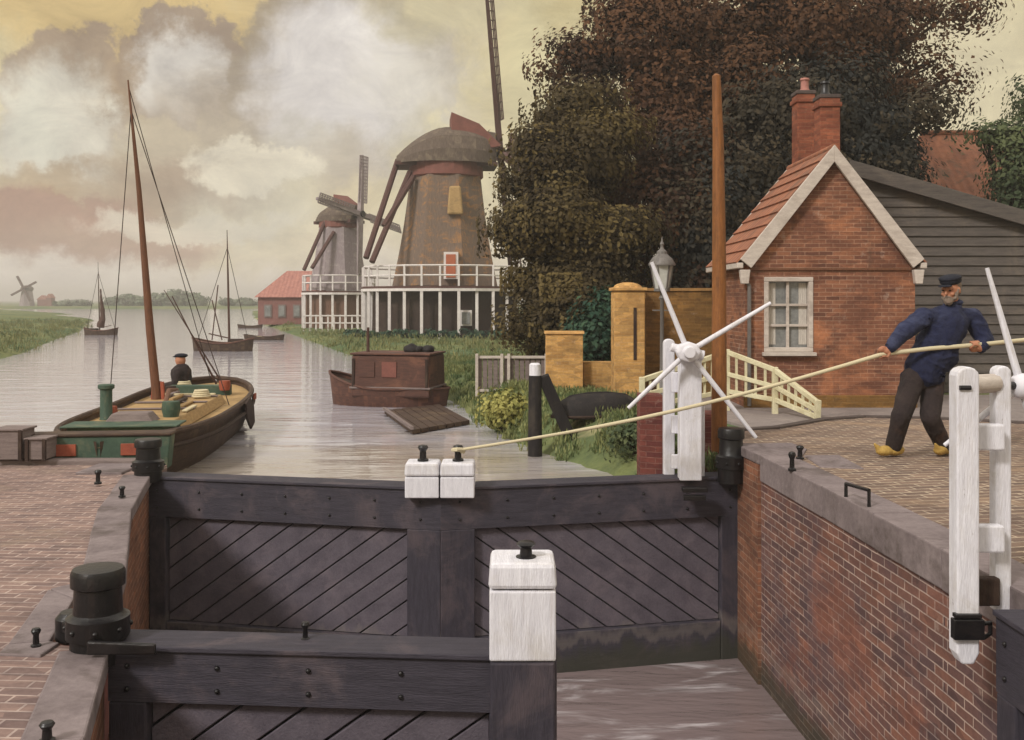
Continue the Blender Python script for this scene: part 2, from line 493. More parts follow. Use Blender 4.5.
    def mesh(s, name, mats, org):
        me = bpy.data.meshes.new(name)
        me.from_pydata([v - org for v in s.v], [], s.f)
        for m in (mats if isinstance(mats, (list, tuple)) else [mats]):
            me.materials.append(m)
        me.polygons.foreach_set('use_smooth', s.sm)
        me.polygons.foreach_set('material_index', s.mi)
        uv = me.uv_layers.new(name='UVMap')
        dat = np.zeros((len(me.loops), 2), np.float32)
        for p in me.polygons:
            n = p.normal
            if abs(n.z) > 0.95:
                t, b = Vector((1, 0, 0)), Vector((0, 1, 0))
            else:
                t = Vector((0, 0, 1)).cross(n).normalized()
                b = n.cross(t)
            for li in p.loop_indices:
                q = s.v[me.loops[li].vertex_index]
                dat[li] = (q.dot(t), q.dot(b))
        uv.data.foreach_set('uv', dat.ravel())
        me.update()
        if any(s.sm):
            me.set_sharp_from_angle(angle=R(38))
        return me

    def build(s, name, mats, parent=None, origin=None, bevel=0.0, seg=2):
        if parent is not None:
            org = wloc(parent)
        elif origin is not None:
            org = Vector(origin)
        else:
            xs = [v.x for v in s.v]; ys = [v.y for v in s.v]; zs = [v.z for v in s.v]
            org = Vector(((min(xs) + max(xs)) / 2, (min(ys) + max(ys)) / 2, min(zs)))
        o = bpy.data.objects.new(name, s.mesh(name, mats, org))
        COL.objects.link(o)
        if parent is not None:
            o.parent = parent
        else:
            o.location = org
        if bevel:
            b = o.modifiers.new('Bevel', 'BEVEL')
            b.width = bevel
            b.segments = seg
            b.limit_method = 'ANGLE'
            b.angle_limit = R(40)
        return o


def wloc(o):
    p = Vector(o.location)
    while o.parent is not None:
        o = o.parent
        p += Vector(o.location)
    return p


def tag(o, label, cat, group=None):
    o['label'] = label
    o['category'] = cat
    if group:
        o['group'] = group
    return o


def kind(o, k):
    o['kind'] = k
    return o


def thing(name, loc, label, cat, group=None):
    o = bpy.data.objects.new(name, None)
    o.empty_display_size = 0.2
    o.location = loc
    COL.objects.link(o)
    return tag(o, label, cat, group)


def fuse(mb, name, mat, parent=None, origin=None, voxel=0.012, smooth=6, disp=None):
    """one continuous body out of overlapping limbs (voxel union, then smoothed)"""
    org = wloc(parent) if parent is not None else Vector(origin)
    tmp = bpy.data.objects.new('tmp', mb.mesh('tmp', mat, org))
    COL.objects.link(tmp)
    r = tmp.modifiers.new('r', 'REMESH')
    r.mode = 'VOXEL'
    r.voxel_size = voxel
    sm = tmp.modifiers.new('s', 'SMOOTH')
    sm.factor = 0.5
    sm.iterations = smooth
    dg = bpy.context.evaluated_depsgraph_get()
    me = bpy.data.meshes.new_from_object(tmp.evaluated_get(dg))
    me.name = name
    bpy.data.objects.remove(tmp)
    if not me.materials:
        me.materials.append(mat)
    if disp:
        for v in me.vertices:
            v.co += v.normal * disp(v.co)
    me.polygons.foreach_set('use_smooth', [True] * len(me.polygons))
    o = bpy.data.objects.new(name, me)
    COL.objects.link(o)
    if parent is not None:
        o.parent = parent
    else:
        o.location = org
    return o


def clip_poly(poly, a, b, c):
    """keep a*x+b*y<=c"""
    out = []
    for i in range(len(poly)):
        p, q = poly[i], poly[(i + 1) % len(poly)]
        dp, dq = a * p[0] + b * p[1] - c, a * q[0] + b * q[1] - c
        if dp <= 0:
            out.append(p)
        if dp * dq < 0:
            t = dp / (dp - dq)
            out.append((p[0] + (q[0] - p[0]) * t, p[1] + (q[1] - p[1]) * t))
    return out


# ------------------------------------------------------------------ foliage
def leaves(name, clumps, n, size, mat, parent, seed, sub=26, sigma=0.3, origin=None, upright=False):
    """clumps: (x,y,z,rx,ry,rz[,weight]); many small leaf faces gathered in sprays"""
    rng = np.random.default_rng(seed)
    cl = np.array([c[:6] for c in clumps], float)
    wt = np.array([(c[6] if len(c) > 6 else 1.0) * (c[3] * c[4] * c[5]) ** 0.6 for c in clumps])
    wt /= wt.sum()
    pts, tone, outw = [], [], []
    for (x, y, z, rx, ry, rz), w in zip(cl, wt):
        k = max(3, int(sub * (rx * ry * rz) ** 0.5))
        d = rng.normal(size=(k, 3))
        d /= np.linalg.norm(d, axis=1)[:, None]
        rad = rng.random(k) ** 0.45
        far = rng.random(k) < .22
        rad = np.where(far, rad * rng.uniform(1.0, 1.38, k), rad * .93)
        use = np.where(far, .45, 1.0) * (0.25 + rng.random(k))
        use /= use.sum()
        sc = np.array((x, y, z)) + d * rad[:, None] * np.array((rx, ry, rz))
        st = rng.random(k)
        cnt = int(n * w)
        pick = rng.choice(k, cnt, p=use)
        sg = sigma * np.where(far, .55, (0.45 + 1.0 * rng.random(k)))
        jit = np.clip(rng.normal(size=(cnt, 3)), -1.5, 1.5)
        pts.append(sc[pick] + jit * sg[pick][:, None] * np.array((1, 1, 0.65)))
        outw.append((pts[-1] - np.array((x, y, z))) / np.array((rx, ry, rz)) * .55 + jit * .45)
        tone.append(np.clip(st[pick] * 0.75 + rng.random(cnt) * 0.35 - 0.05, 0, 1))
    p = np.concatenate(pts)
    tone = np.concatenate(tone)
    N = len(p)
    a = rng.normal(size=(N, 3))
    if upright:
        a = a * 0.25 + np.array((0, 0, 1))
        a /= np.linalg.norm(a, axis=1)[:, None]
        b = np.cross(a, rng.normal(size=(N, 3)))
    else:
        # leaves turn their faces out of the spray and up to the light
        fn = np.concatenate(outw) + np.array((0, 0, .35)) + rng.normal(size=(N, 3)) * .38
        fn /= np.linalg.norm(fn, axis=1)[:, None] + 1e-9
        a -= fn * (a * fn).sum(1)[:, None]
        a /= np.linalg.norm(a, axis=1)[:, None]
        b = np.cross(fn, a)
    b /= np.linalg.norm(b, axis=1)[:, None]
    L = size * (0.55 + 0.9 * rng.random(N))
    wd = L * (0.45 + 0.25 * rng.random(N)) * (0.35 if upright else 1)
    nrm = np.cross(a, b)
    v = np.empty((N, 4, 3))
    v[:, 0] = p - a * (L / 2)[:, None]
    v[:, 1] = p + b * (wd / 2)[:, None] + nrm * (L * 0.08)[:, None]
    v[:, 2] = p + a * (L / 2)[:, None]
    v[:, 3] = p - b * (wd / 2)[:, None] + nrm * (L * 0.08)[:, None]
    org = np.array(wloc(parent) if parent is not None else Vector(origin))
    v = (v - org).reshape(-1, 3)
    me = bpy.data.meshes.new(name)
    me.vertices.add(4 * N)
    me.vertices.foreach_set('co', v.astype(np.float32).ravel())
    me.loops.add(4 * N)
    me.loops.foreach_set('vertex_index', np.arange(4 * N, dtype=np.int32))
    me.polygons.add(N)
    me.polygons.foreach_set('loop_start', np.arange(0, 4 * N, 4, dtype=np.int32))
    me.update()
    at = me.attributes.new('tone', 'FLOAT', 'FACE')
    at.data.foreach_set('value', tone.astype(np.float32))
    me.materials.append(mat)
    o = bpy.data.objects.new(name, me)
    COL.objects.link(o)
    if parent is not None:
        o.parent = parent
    else:
        o.location = Vector(origin)
    return o


def tree(base, clumps, n, size, mat, label, seed, trunk_r=0.3, sub=26, sigma=0.3, fork=0.35, group='trees behind the lock keeper\'s house'):
    t = thing('tree', base, label, 'tree', group)
    rnd = random.Random(seed)
    base = Vector(base)
    top = max(c[2] for c in clumps)
    fk = base + Vector((rnd.uniform(-.2, .2), rnd.uniform(-.2, .2), (top - base.z) * fork))
    mb = MB()
    mb.tube([base - Vector((0, 0, .3)), base + Vector((0, 0, .25)), base.lerp(fk, .5) + Vector((.08, 0, 0)), fk], [trunk_r * 1.5, trunk_r * 1.1, trunk_r * .9, trunk_r * .8], 12)
    for c in clumps:
        e = Vector(c[:3])
        mid = fk.lerp(e, 0.5) + Vector((rnd.uniform(-.4, .4), rnd.uniform(-.4, .4), rnd.uniform(0, .5)))
        mb.tube([fk - Vector((0, 0, .2)), mid, e], [trunk_r * .55, trunk_r * .3, trunk_r * .1], 7)
        for _ in range(3):
            q = e + Vector((rnd.uniform(-1, 1) * c[3], rnd.uniform(-1, 1) * c[4], rnd.uniform(-.6, .9) * c[5])) * .8
            mb.tube([mid.lerp(e, rnd.uniform(.3, .9)), q], [trunk_r * .14, trunk_r * .04], 5)
    mb.build('trunk', mt['bark'], t)
    leaves('crown', clumps, n, size, mat, t, seed, sub, sigma)
    return t


# ------------------------------------------------------------------ camera, sun, sky
cam = bpy.data.cameras.new('camera')
cam.lens = F / 1024 * 36
cam.sensor_width = 36
cam.shift_y = -(370 - HY) / 1024
cam.clip_end = 4000
cam.clip_start = 0.05
co = bpy.data.objects.new('camera', cam)
co.location = (0, 0, EYE)
co.rotation_euler = (R(90), 0, 0)
COL.objects.link(co)
SC.camera = co

SUN_AZ, SUN_EL = R(222), R(38)           # azimuth clockwise from +Y: behind and left of the view
sun = bpy.data.lights.new('sun', 'SUN')
sun.energy = 2.4
sun.angle = R(10)
sun.color = (1.0, 0.96, 0.91)
so = bpy.data.objects.new('sun', sun)
so.rotation_euler = (R(90) - SUN_EL, 0, R(180) - SUN_AZ)
COL.objects.link(so)

world = bpy.data.worlds.new('World')
SC.world = world
world.use_nodes = True
wn = NT(world.node_tree)
wn.n.clear()
out = wn.new('ShaderNodeOutputWorld')
skyt = wn.new('ShaderNodeTexSky', sky_type='NISHITA', sun_disc=False, sun_elevation=SUN_EL, sun_rotation=SUN_AZ)
bg1 = wn.new('ShaderNodeBackground')
bg1.inputs['Strength'].default_value = 0.06
wn.link(skyt.outputs[0], bg1.inputs[0])
gen = wn.new('ShaderNodeTexCoord').outputs['Generated']
nz = wn.new('ShaderNodeTexNoise', i_Scale=5.0, i_Detail=8.0, i_Roughness=0.62)
wn.link(gen, nz.inputs['Vector'])
sv = wn.new('ShaderNodeSeparateXYZ')
wn.link(gen, sv.inputs[0])
az = wn.val('ARCTAN2', sv.outputs[0], sv.outputs[1])
el = wn.val('ARCSINE', sv.outputs[2])
cn = wn.new('ShaderNodeSeparateColor')
wn.link(nz.outputs[1], cn.inputs[0])
nz2 = wn.new('ShaderNodeTexNoise', i_Scale=21.0, i_Detail=8.0, i_Roughness=0.68)
wn.link(gen, nz2.inputs['Vector'])
cn2 = wn.new('ShaderNodeSeparateColor')
wn.link(nz2.outputs[1], cn2.inputs[0])
warp = lambda a, b, s1, s2: wn.val('ADD', wn.val('MULTIPLY', wn.val('SUBTRACT', a, 0.5), s1), wn.val('MULTIPLY', wn.val('SUBTRACT', b, 0.5), s2))
azw = wn.val('ADD', az, warp(cn.outputs[0], cn2.outputs[0], .15, .09))
elw = wn.val('ADD', el, warp(cn.outputs[1], cn2.outputs[1], .11, .075))
ramp = wn.new('ShaderNodeValToRGB')
wn.link(wn.maprange(elw, -0.02, 0.5), ramp.inputs[0])
cr = ramp.color_ramp
cr.elements[0].position = 0.0
cr.elements[0].color = (*lin((218, 206, 186)), 1)
cr.elements[1].position = 1.0
cr.elements[1].color = (1.02, .95, .84, 1)
for pos, c in ((0.2, (208, 193, 160)), (0.38, (204, 189, 150)), (0.52, (198, 182, 142)), (0.66, (196, 182, 150))):
    e = cr.elements.new(pos)
    e.color = (*lin(c), 1)
skc = ramp.outputs[0]
BL = [  # cloud masses: direction given by where they hang (px, py), extents, softness, tone, cover
    (120, 15, 200, 45, .5, (206, 178, 122), .8),
    (60, 98, 82, 66, .1, (160, 140, 120), .9), (48, 126, 92, 62, .4, (210, 203, 186), .97), (25, 118, 40, 34, .6, (214, 210, 192), .8),
    (186, 66, 70, 54, .1, (154, 136, 120), .9), (182, 74, 56, 42, .4, (210, 203, 192), .95), (240, 95, 40, 50, .6, (170, 156, 138), .6),
    (200, 135, 95, 55, .6, (176, 162, 144), .75), (128, 80, 22, 40, .7, (156, 132, 104), .7),
    (345, 80, 118, 92, .1, (162, 147, 126), .9), (348, 92, 98, 84, .4, (213, 206, 199), 1.0), (300, 150, 60, 34, .5, (190, 182, 166), .7), (420, 90, 60, 60, .7, (206, 198, 182), .7),
    (330, 165, 60, 30, .7, (176, 160, 136), .5),
    (60, 222, 160, 42, .25, (168, 136, 118), 1.0), (170, 178, 90, 26, .6, (160, 138, 118), .8), (40, 168, 70, 16, .6, (164, 136, 100), .7),
    (110, 235, 110, 14, .7, (176, 150, 130), .7),
    (250, 158, 60, 22, .3, (218, 208, 186), .9), (185, 216, 95, 16, .35, (214, 202, 182), .85), (245, 205, 70, 40, .7, (202, 196, 178), .6),
    (100, 276, 330, 20, .8, (228, 217, 204), .9), (120, 296, 420, 16, .8, (230, 220, 210), .8),
    (440, 190, 70, 60, .8, (200, 192, 158), .6), (540, 60, 70, 110, .7, (204, 193, 152), .7), (575, 20, 50, 30, .6, (176, 158, 112), .6), (430, 20, 60, 26, .6, (186, 176, 146), .6),
    (960, 70, 120, 90, .7, (208, 196, 162), .8),
    (700, -260, 420, 160, .5, (170, 156, 132), .7), (250, -220, 300, 120, .5, (196, 184, 158), .7),
]
for px, py, rx, ry, sf, c, al in BL:
    a0 = math.atan((px - 512) / F)
    e0 = math.atan((HY - py) / F * math.cos(a0))
    da = wn.val('DIVIDE', wn.val('SUBTRACT', azw, a0), rx / F * math.cos(a0) ** 2)
    de = wn.val('DIVIDE', wn.val('SUBTRACT', elw, e0), ry / F)
    d = wn.val('SQRT', wn.val('ADD', wn.val('MULTIPLY', da, da), wn.val('MULTIPLY', de, de)))
    msk = wn.maprange(d, 1.0 - sf, 1.0 + sf * 0.5, al, 0.0, True)
    skc = wn.mix(msk, skc, lin(c))
fb = wn.noise(wn.mapping(gen, (1, 1, 1.7)), 11.0, 9, 0.7, 0.6)
skc = wn.mix(1.0, skc, wn.mix(wn.maprange(fb, 0.3, 0.7), (0.76, 0.75, 0.76), (1.16, 1.16, 1.14)), 'MULTIPLY')
bg2 = wn.new('ShaderNodeBackground')
bg2.inputs['Strength'].default_value = 1.12
wn.link(skc, bg2.inputs[0])
mx = wn.new('ShaderNodeMixShader')
mx.inputs[0].default_value = 0.94
wn.link(bg1.outputs[0], mx.inputs[1])
wn.link(bg2.outputs[0], mx.inputs[2])
wn.link(mx.outputs[0], out.inputs['Surface'])

SC.view_settings.view_transform = 'Standard'
SC.view_settings.look = 'None'
SC.view_settings.exposure = 0.1
SC.view_settings.gamma = 1.0
SC.view_settings.use_curve_mapping = False

# ------------------------------------------------------------------ ground and water
WZ, LZ = -0.6, -2.2                        # upper canal level, lock chamber level
QL = -0.3                                  # left quay level
shore_r = [(9.5, 2.0), (11.0, 1.55), (12.35, 0.95), (13.5, 0.4), (15.0, -0.1), (17.5, -0.7), (20.0, -1.15), (26.0, -2.9), (34, -5.0), (42.0, -7.6), (60.0, -13.3), (84.0, -21.0), (117.0, -30.6), (175.0, -45.8), (235.0, -60.0)]
shore_l = [(9.5, -30.0), (18.0, -19.5), (30.0, -17.2), (33.0, -17.3), (39.6, -19.2), (51.0, -23.3), (67.7, -29.0), (105.0, -43.5), (150.0, -66.0), (200.0, -100.0), (235.0, -128.0)]
canal = [(x, y) for y, x in shore_r] + [(x, y) for y, x in shore_l[::-1]]
cp = np.array(canal)


def canal_dist(X, Y):
    """signed distance to the canal outline, positive on land"""
    d = np.full(X.shape, 1e9)
    inside = np.zeros(X.shape, bool)
    n = len(cp)
    for i in range(n):
        ax, ay = cp[i]
        bx, by = cp[(i + 1) % n]
        t = np.clip(((X - ax) * (bx - ax) + (Y - ay) * (by - ay)) / ((bx - ax) ** 2 + (by - ay) ** 2), 0, 1)
        d = np.minimum(d, np.hypot(X - ax - t * (bx - ax), Y - ay - t * (by - ay)))
        cond = ((ay > Y) != (by > Y)) & (X < (bx - ax) * (Y - ay) / (by - ay + 1e-12) + ax)
        inside ^= cond
    return np.where(inside, -d, d)


def sstep(a, b, x):
    t = np.clip((x - a) / (b - a), 0, 1)
    return t * t * (3 - 2 * t)


def ground_h(X, Y):
    d = canal_dist(X, Y)
    wob = np.sin(X * 1.7 + 0.6 * np.sin(Y * 1.1)) * np.sin(Y * 1.3 + X * .4) * .05 + np.sin(X * .31 + Y * .23) * .05
    inland = -0.07 - 0.34 * sstep(17, 34, Y)
    lowleft = sstep(-6, -15, X) * sstep(24, 60, Y)
    inland = inland + wob * sstep(.3, 3, d) * sstep(11.5, 17, Y) + lowleft * 0.5 * sstep(4, 14, d) * np.exp(-((d - 14) / 14) ** 2)
    land = WZ - 0.02 + (inland - WZ + 0.02) * sstep(0, 0.9, d)
    h = np.where(d > 0, land, WZ - 0.02 + 0.9 * np.clip(d, -1.2, 0))
    lock = (Y < 10.85) & (Y > -5.5) & (X > -14) & (X < 12.5)
    return np.where(lock, -3.4, h)


def axis(fine0, fine1, step, far0, far1, g=1.13):
    a = list(np.arange(fine0, fine1 + 1e-6, step))
    s, x = step, a[-1]
    while x < far1:
        s *= g
        x += s
        a.append(x)
    s, x = step, a[0]
    lo = []
    while x > far0:
        s *= g
        x -= s
        lo.append(x)
    return np.array(lo[::-1] + a)


gx = axis(-24, 12, 0.3, -1500, 1500)
gy = axis(10.4, 40, 0.3, -60, 2600, 1.08)
X, Y = np.meshgrid(gx, gy)
Z = ground_h(X, Y)
nx, ny = len(gx), len(gy)
idx = np.arange(nx * ny).reshape(ny, nx)
me = bpy.data.meshes.new('ground')
me.from_pydata(np.stack([X.ravel(), Y.ravel(), Z.ravel()], 1).tolist(), [], np.stack([idx[:-1, :-1], idx[:-1, 1:], idx[1:, 1:], idx[1:, :-1]], -1).reshape(-1, 4).tolist())
me.materials.append(mt['grass'])
me.polygons.foreach_set('use_smooth', [True] * len(me.polygons))
ground = kind(bpy.data.objects.new('ground', me), 'structure')
COL.objects.link(ground)


def gz(x, y):
    return float(ground_h(np.array([[x]]), np.array([[y]]))[0, 0])


GL, GC, GR = Vector((-3.74, 10.3, 0)), Vector((-0.69, 9.66, 0)), Vector((2.34, 10.33, 0))
mb = MB()
wp = [(-3.74, 10.36), (-0.69, 9.72), (2.34, 10.38), (2.6, 11.5), (2.0, 14), (2, 40), (-20, 130), (-50, 245), (-140, 245), (-120, 190), (-40, 60), (-30, 30), (-32, 10.75), (-4.2, 10.75)]
mb.add([(x, y, WZ) for x, y in wp], [tuple(range(len(wp)))])
kind(mb.build('canal_water', mt['water'], origin=(0, 0, WZ)), 'structure')
mb = MB()
mb.add([(-6, -5.6, LZ), (5, -5.6, LZ), (5, 10.5, LZ), (-6, 10.5, LZ)], [(0, 1, 2, 3)])
kind(mb.build('lock_water', mt['lockwater'], origin=(0, 0, LZ)), 'structure')

# ---- left quay
LE = [(-3.74, 10.9), (-3.74, 10.3), (-3.3, 8.6), (-2.6, 6.67), (-2.42, 6.05)]      # inner edge, far to near
LN = [(-2.42, 6.05), (-2.62, 5.98), (-2.42, 5.24), (-2.10, 5.15)]                    # hinge recess
LE2 = [(-2.10, 5.15), (-1.78, 4.09), (-1.5, 3.0), (-1.3, -5.5)]
mb = MB()
edge = LE + LN[1:-1] + LE2
qp = [(x - 0.02, y, QL) for x, y in edge] + [(-22, -5.5, QL), (-22, 10.9, QL)]
mb.prism(qp, (0, 0, -3.0))
kind(mb.build('pavement', mt['pavel'], origin=(-8, 3, QL)), 'structure')


def edge_wall(mb, pts, z0, z1, th, side):
    """wall strip behind an edge polyline; side=+1: thickness to the left of travel"""
    for (x0, y0), (x1, y1) in zip(pts[:-1], pts[1:]):
        d = Vector((x1 - x0, y1 - y0, 0)).normalized()
        n = Vector((-d.y, d.x, 0)) * side * th
        mb.prism([(x0, y0, z0), (x1, y1, z0), (x1 + n.x, y1 + n.y, z0), (x0 + n.x, y0 + n.y, z0)], (0, 0, z1 - z0))


lw = thing('lock_wall', (-2.6, 6, LZ - .8), 'pinkish left lock wall under a pale stone coping, with iron hinge recess', 'wall', 'walls of the lock chamber')
mb = MB()
edge_wall(mb, LE[1:], LZ - .8, QL - .02, 0.012, -1)
edge_wall(mb, LN, LZ - .8, QL - .02, 0.012, -1)
edge_wall(mb, LE2, LZ - .8, QL - .02, 0.012, -1)
mb.build('brickwork', mt['darkbrick'], lw)


def coping(pts, w, z, th, name, parent, gap=0.9, over=0.03, side=-1, mat='coping'):
    """row of coping stones along an edge; widths w to the land side"""
    for (x0, y0), (x1, y1) in zip(pts[:-1], pts[1:]):
        d = Vector((x1 - x0, y1 - y0, 0))
        L = d.length
        d.normalize()
        n = Vector((-d.y, d.x, 0)) * side
        k = max(1, round(L / gap))
        for i in range(k):
            a = Vector((x0, y0, z - th)) + d * (L * i / k + (0.004 if i else 0))
            b = Vector((x0, y0, z - th)) + d * (L * (i + 1) / k - 0.004)
            m = MB()
            dz = random.uniform(-.003, .003)
            q = [a - n * over, b - n * over, b + n * w, a + n * w]
            q = [p + Vector((random.uniform(-.006, .006), random.uniform(-.006, .006), 0)) for p in q]
            m.prism(q, (random.uniform(-.004, .004), 0, th + .012 + dz))
            m.build(name, mt[mat], parent, bevel=.012)


coping([LE[1], LE[2], LE[3], (-2.475, 6.24)], .25, QL, .1, 'coping_stone', lw)
coping(LE2, .22, QL, .1, 'coping_stone', lw)
# wide stones round the hinge recess
for poly in ([(-2.62, 5.985), (-2.86, 6.19), (-2.76, 6.32), (-2.46, 6.24), (-2.40, 6.06)], [(-2.62, 5.975), (-2.425, 5.25), (-2.62, 5.2), (-2.865, 6.18)], [(-2.425, 5.24), (-2.62, 5.19), (-2.60, 5.06), (-2.37, 5.03), (-2.36, 5.22)]):
    m = MB()
    m.prism([(x, y, QL - .09) for x, y in poly], (0, 0, .106))
    m.build('recess_stone', mt['coping'], lw, bevel=.01)
m = MB()
m.prism([(-2.61, 5.97, -1.0), (-2.42, 6.03, -1.0), (-2.12, 5.17, -1.0), (-2.41, 5.25, -1.0)], (0, 0, .62))
m.build('recess_floor', mt['pierbrick'], lw)

# far edge timber of the left quay
tag(MB().bar((-22, 10.99, QL - .01), (-4.02, 10.99, QL - .01), .17, .13).build('edge_beam', mt['quaybeam'], bevel=.015), 'long grey timber edging the far side of the brick quay', 'beam')
m = MB()
m.prism([(-4.02, 10.88, QL - .05), (-4.02, 10.3, QL - .05), (-4.5, 10.3, QL - .05), (-4.5, 10.88, QL - .05)], (0, 0, .075))
tag(m.build('corner_stone', mt['coping'], bevel=.012), 'square grey stone slab set in the far corner of the quay by the gate', 'stone slab')

# ---- right quay
RE = [(2.36, 11.4), (2.36, 10.33), (2.40, 9.6), (2.50, 8.0), (2.60, 6.0), (2.63, 5.02)]
RE2 = [(2.63, 5.02), (2.66, 5.0), (2.70, 2.2), (2.70, -5.5)]
arc = [(2.5, 11.4), (3.1, 11.65), (3.9, 12.45), (4.5, 12.75), (5.3, 12.6), (6.6, 11.9), (9.0, 11.2), (13, 10.9)]
mb = MB()
qp = [(x + .02, y, 0) for x, y in (RE + RE2[1:])][1:] + [(13, -5.5, 0)] + [(x, y, 0) for x, y in arc[::-1]]
mb.prism(qp, (0, 0, -3.2))
kind(mb.build('pavement', mt['paver'], origin=(7, 5, 0)), 'structure')
rw = thing('lock_wall', (2.5, 8, LZ - .8), 'red and purple brick right lock wall below the pulling man\'s quay', 'wall', 'walls of the lock chamber')
mb = MB()
edge_wall(mb, RE, LZ - .8, -.02, .015, 1)
edge_wall(mb, RE2, LZ - .8, -.02, .012, 1)
mb.build('brickwork', mt['wallbrick'], rw)
m = MB()
edge_wall(m, [(2.33, 10.33), (2.365, 9.62)], LZ - .8, -.09, .05, 1)
m.build('gate_quoin', mt['darkbrick'], rw)
coping([(2.40, 9.6), (2.50, 8.0), (2.60, 6.0), (2.63, 5.05)], .28, 0, .24, 'coping_stone', rw, gap=1.15, over=.025, side=1)
for poly in ([(2.30, 10.36), (2.37, 9.62), (2.80, 9.62), (2.95, 10.0), (2.92, 10.42)],):
    m = MB()
    m.prism([(x, y, -.085) for x, y in poly], (0, 0, .1))
    m.build('quoin_stone', mt['coping'], rw, bevel=.012)
m = MB()
m.prism([(2.80, 9.60, -.08), (2.76, 8.95, -.08), (3.12, 8.85, -.08), (3.15, 9.62, -.08)], (0, 0, .092))
m.build('bollard_stone', mt['coping'], rw, bevel=.012)
coping(RE2[1:3], .3, 0, .2, 'coping_stone', rw, side=1)
# kerb of dark stones along the far edge of the yellow paving
kb = []
for (x0, y0), (x1, y1) in zip(arc[:-1], arc[1:]):
    mbk = MB().bar((x0, y0 + .05, .0), (x1, y1 + .05, .0), .12, .05)
    kb.append(mbk)
mk = MB()
for b in kb:
    mk.add(b.v, b.f)
kind(mk.build('kerb', mt['kerb'], bevel=.008), 'structure')
st = [(3.0, 11.55), (3.9, 12.4), (4.5, 12.7), (5.3, 12.55), (6.6, 11.85), (9, 11.15), (13, 10.88), (30, 10.86), (30, 16.2), (2.9, 16.2), (2.3, 14.5)]
m = MB()
m.prism([(x, y, -.2) for x, y in st], (0, 0, .165))
kind(m.build('street', mt['street'], origin=(8, 13, -.2)), 'structure')


# ------------------------------------------------------------------ lock gates
def gate_leaf(hinge, mitre, top, zbot, slope, name_label, head=None, hw=.19, mw=.34, rail=.38, brail=.3, th=.26, group='timber leaves of the lock gates', heel=True, grab=True):
    """front face runs from hinge to mitre; slope +1: planks rise to the right"""
    h, mtr = Vector((hinge[0], hinge[1], 0)), Vector((mitre[0], mitre[1], 0))
    d = (mtr - h)
    L = d.length
    d.normalize()
    fn = Vector((d.y, -d.x, 0))
    if fn.y > 0:
        fn = -fn                          # faces the viewer's side of the lock
    if abs(d.x) < .4:
        fn = Vector((-1, 0, 0))
    t = thing('lock_gate', (h.x, h.y, zbot), name_label, 'lock gate', group)
    P = lambda u, z, o=0.0: h + d * u + fn * o + Vector((0, 0, z))
    def slab(u0, u1, z0, z1, o0, o1):
        m = MB()
        m.prism([P(u0, z0, o0), P(u1, z0, o0), P(u1, z1, o0), P(u0, z1, o0)], fn * (o1 - o0))
        return m
    m = slab(0, L, top - rail, top, -th, 0.0)
    k = hw * .5
    while k < L - .05:                     # bolt heads along the rail belong to its surface
        for zz in (top - rail * .3, top - rail * .75):
            m.ell(P(k, zz, .002), (.014, .014, .014), None, 8, 6, 1)
        k += .47
    m.build('top_rail', [mt['gate'], mt['iron']], t)
    slab(0, L, top + .002, top + .03, -th - .02, .02).build('walking_plank', mt['gate'], t, bevel=.006)
    slab(0, hw, zbot, top - rail - .002, -th, 0.0).build('heel_post', mt['gatev'], t, bevel=.012)
    slab(L - mw, L, zbot, top - rail - .002, -th, .004).build('meeting_post', mt['gatev'], t, bevel=.012)
    slab(hw + .002, L - mw - .002, zbot, zbot + brail + .25, -th + .03, -.006).build('bottom_rail', mt['gate'], t, bevel=.012)
    u0, u1, z0, z1 = hw + .004, L - mw - .004, zbot + brail + .254, top - rail - .004
    rect = [(u0, z0), (u1, z0), (u1, z1), (u0, z1)]
    ang = R(36) * slope
    a, b = -math.sin(ang), math.cos(ang)
    # travel runs from hinge to mitre; flip so the slope reads in the picture
    m = MB()
    pw = .18
    lo = min(a * x + b * y for x, y in rect)
    hi = max(a * x + b * y for x, y in rect)
    k = lo - random.random() * pw
    while k < hi:
        w = pw * random.uniform(.9, 1.1)
        q = clip_poly(clip_poly(rect, a, b, k + w - .006), -a, -b, -(k + .006))
        if len(q) >= 3:
            off = random.uniform(-.006, .006)
            m.prism([P(x, y, -.13) for x, y in q], fn * (.07 + off))
        k += w
    m.build('plank_panel', mt['plank'], t, bevel=.005, seg=1)
    slab(u0, u1, z0, z1, -.2, -.135).build('backing', mt['gate'], t)
    return t, P


def iron_pin(p, h, r, label, parent=None, eye=True):
    m = MB()
    p = Vector(p)
    m.lathe([(r * 1.6, 0), (r * 1.6, h * .12), (r, h * .18), (r * .9, h * .62), (r * 1.25, h * .72), (r * 1.55, h * .84), (r * 1.2, h * .96), (r * .4, h)], p, 14)
    if parent is not None:
        return m.build('mooring_pin', mt['iron'], parent)
    o = m.build('mooring_pin', mt['iron'])
    return tag(o, label, 'mooring pin', 'iron mooring pins around the lock')


def white_head(t, c, w, dep, z0, z1, split=.62):
    """white painted post head in two courses with a shadow groove"""
    c = Vector(c)
    zs = z0 + (z1 - z0) * split
    MB().box((c.x, c.y, (z0 + zs) / 2), (w, dep, zs - z0)).build('post_head', mt['white'], t, bevel=.01, seg=2)
    MB().box((c.x, c.y, (zs + .006 + z1) / 2), (w + .012, dep + .012, z1 - zs - .006), taper=(.95, .95)).build('post_cap', mt['white'], t, bevel=.022, seg=2)


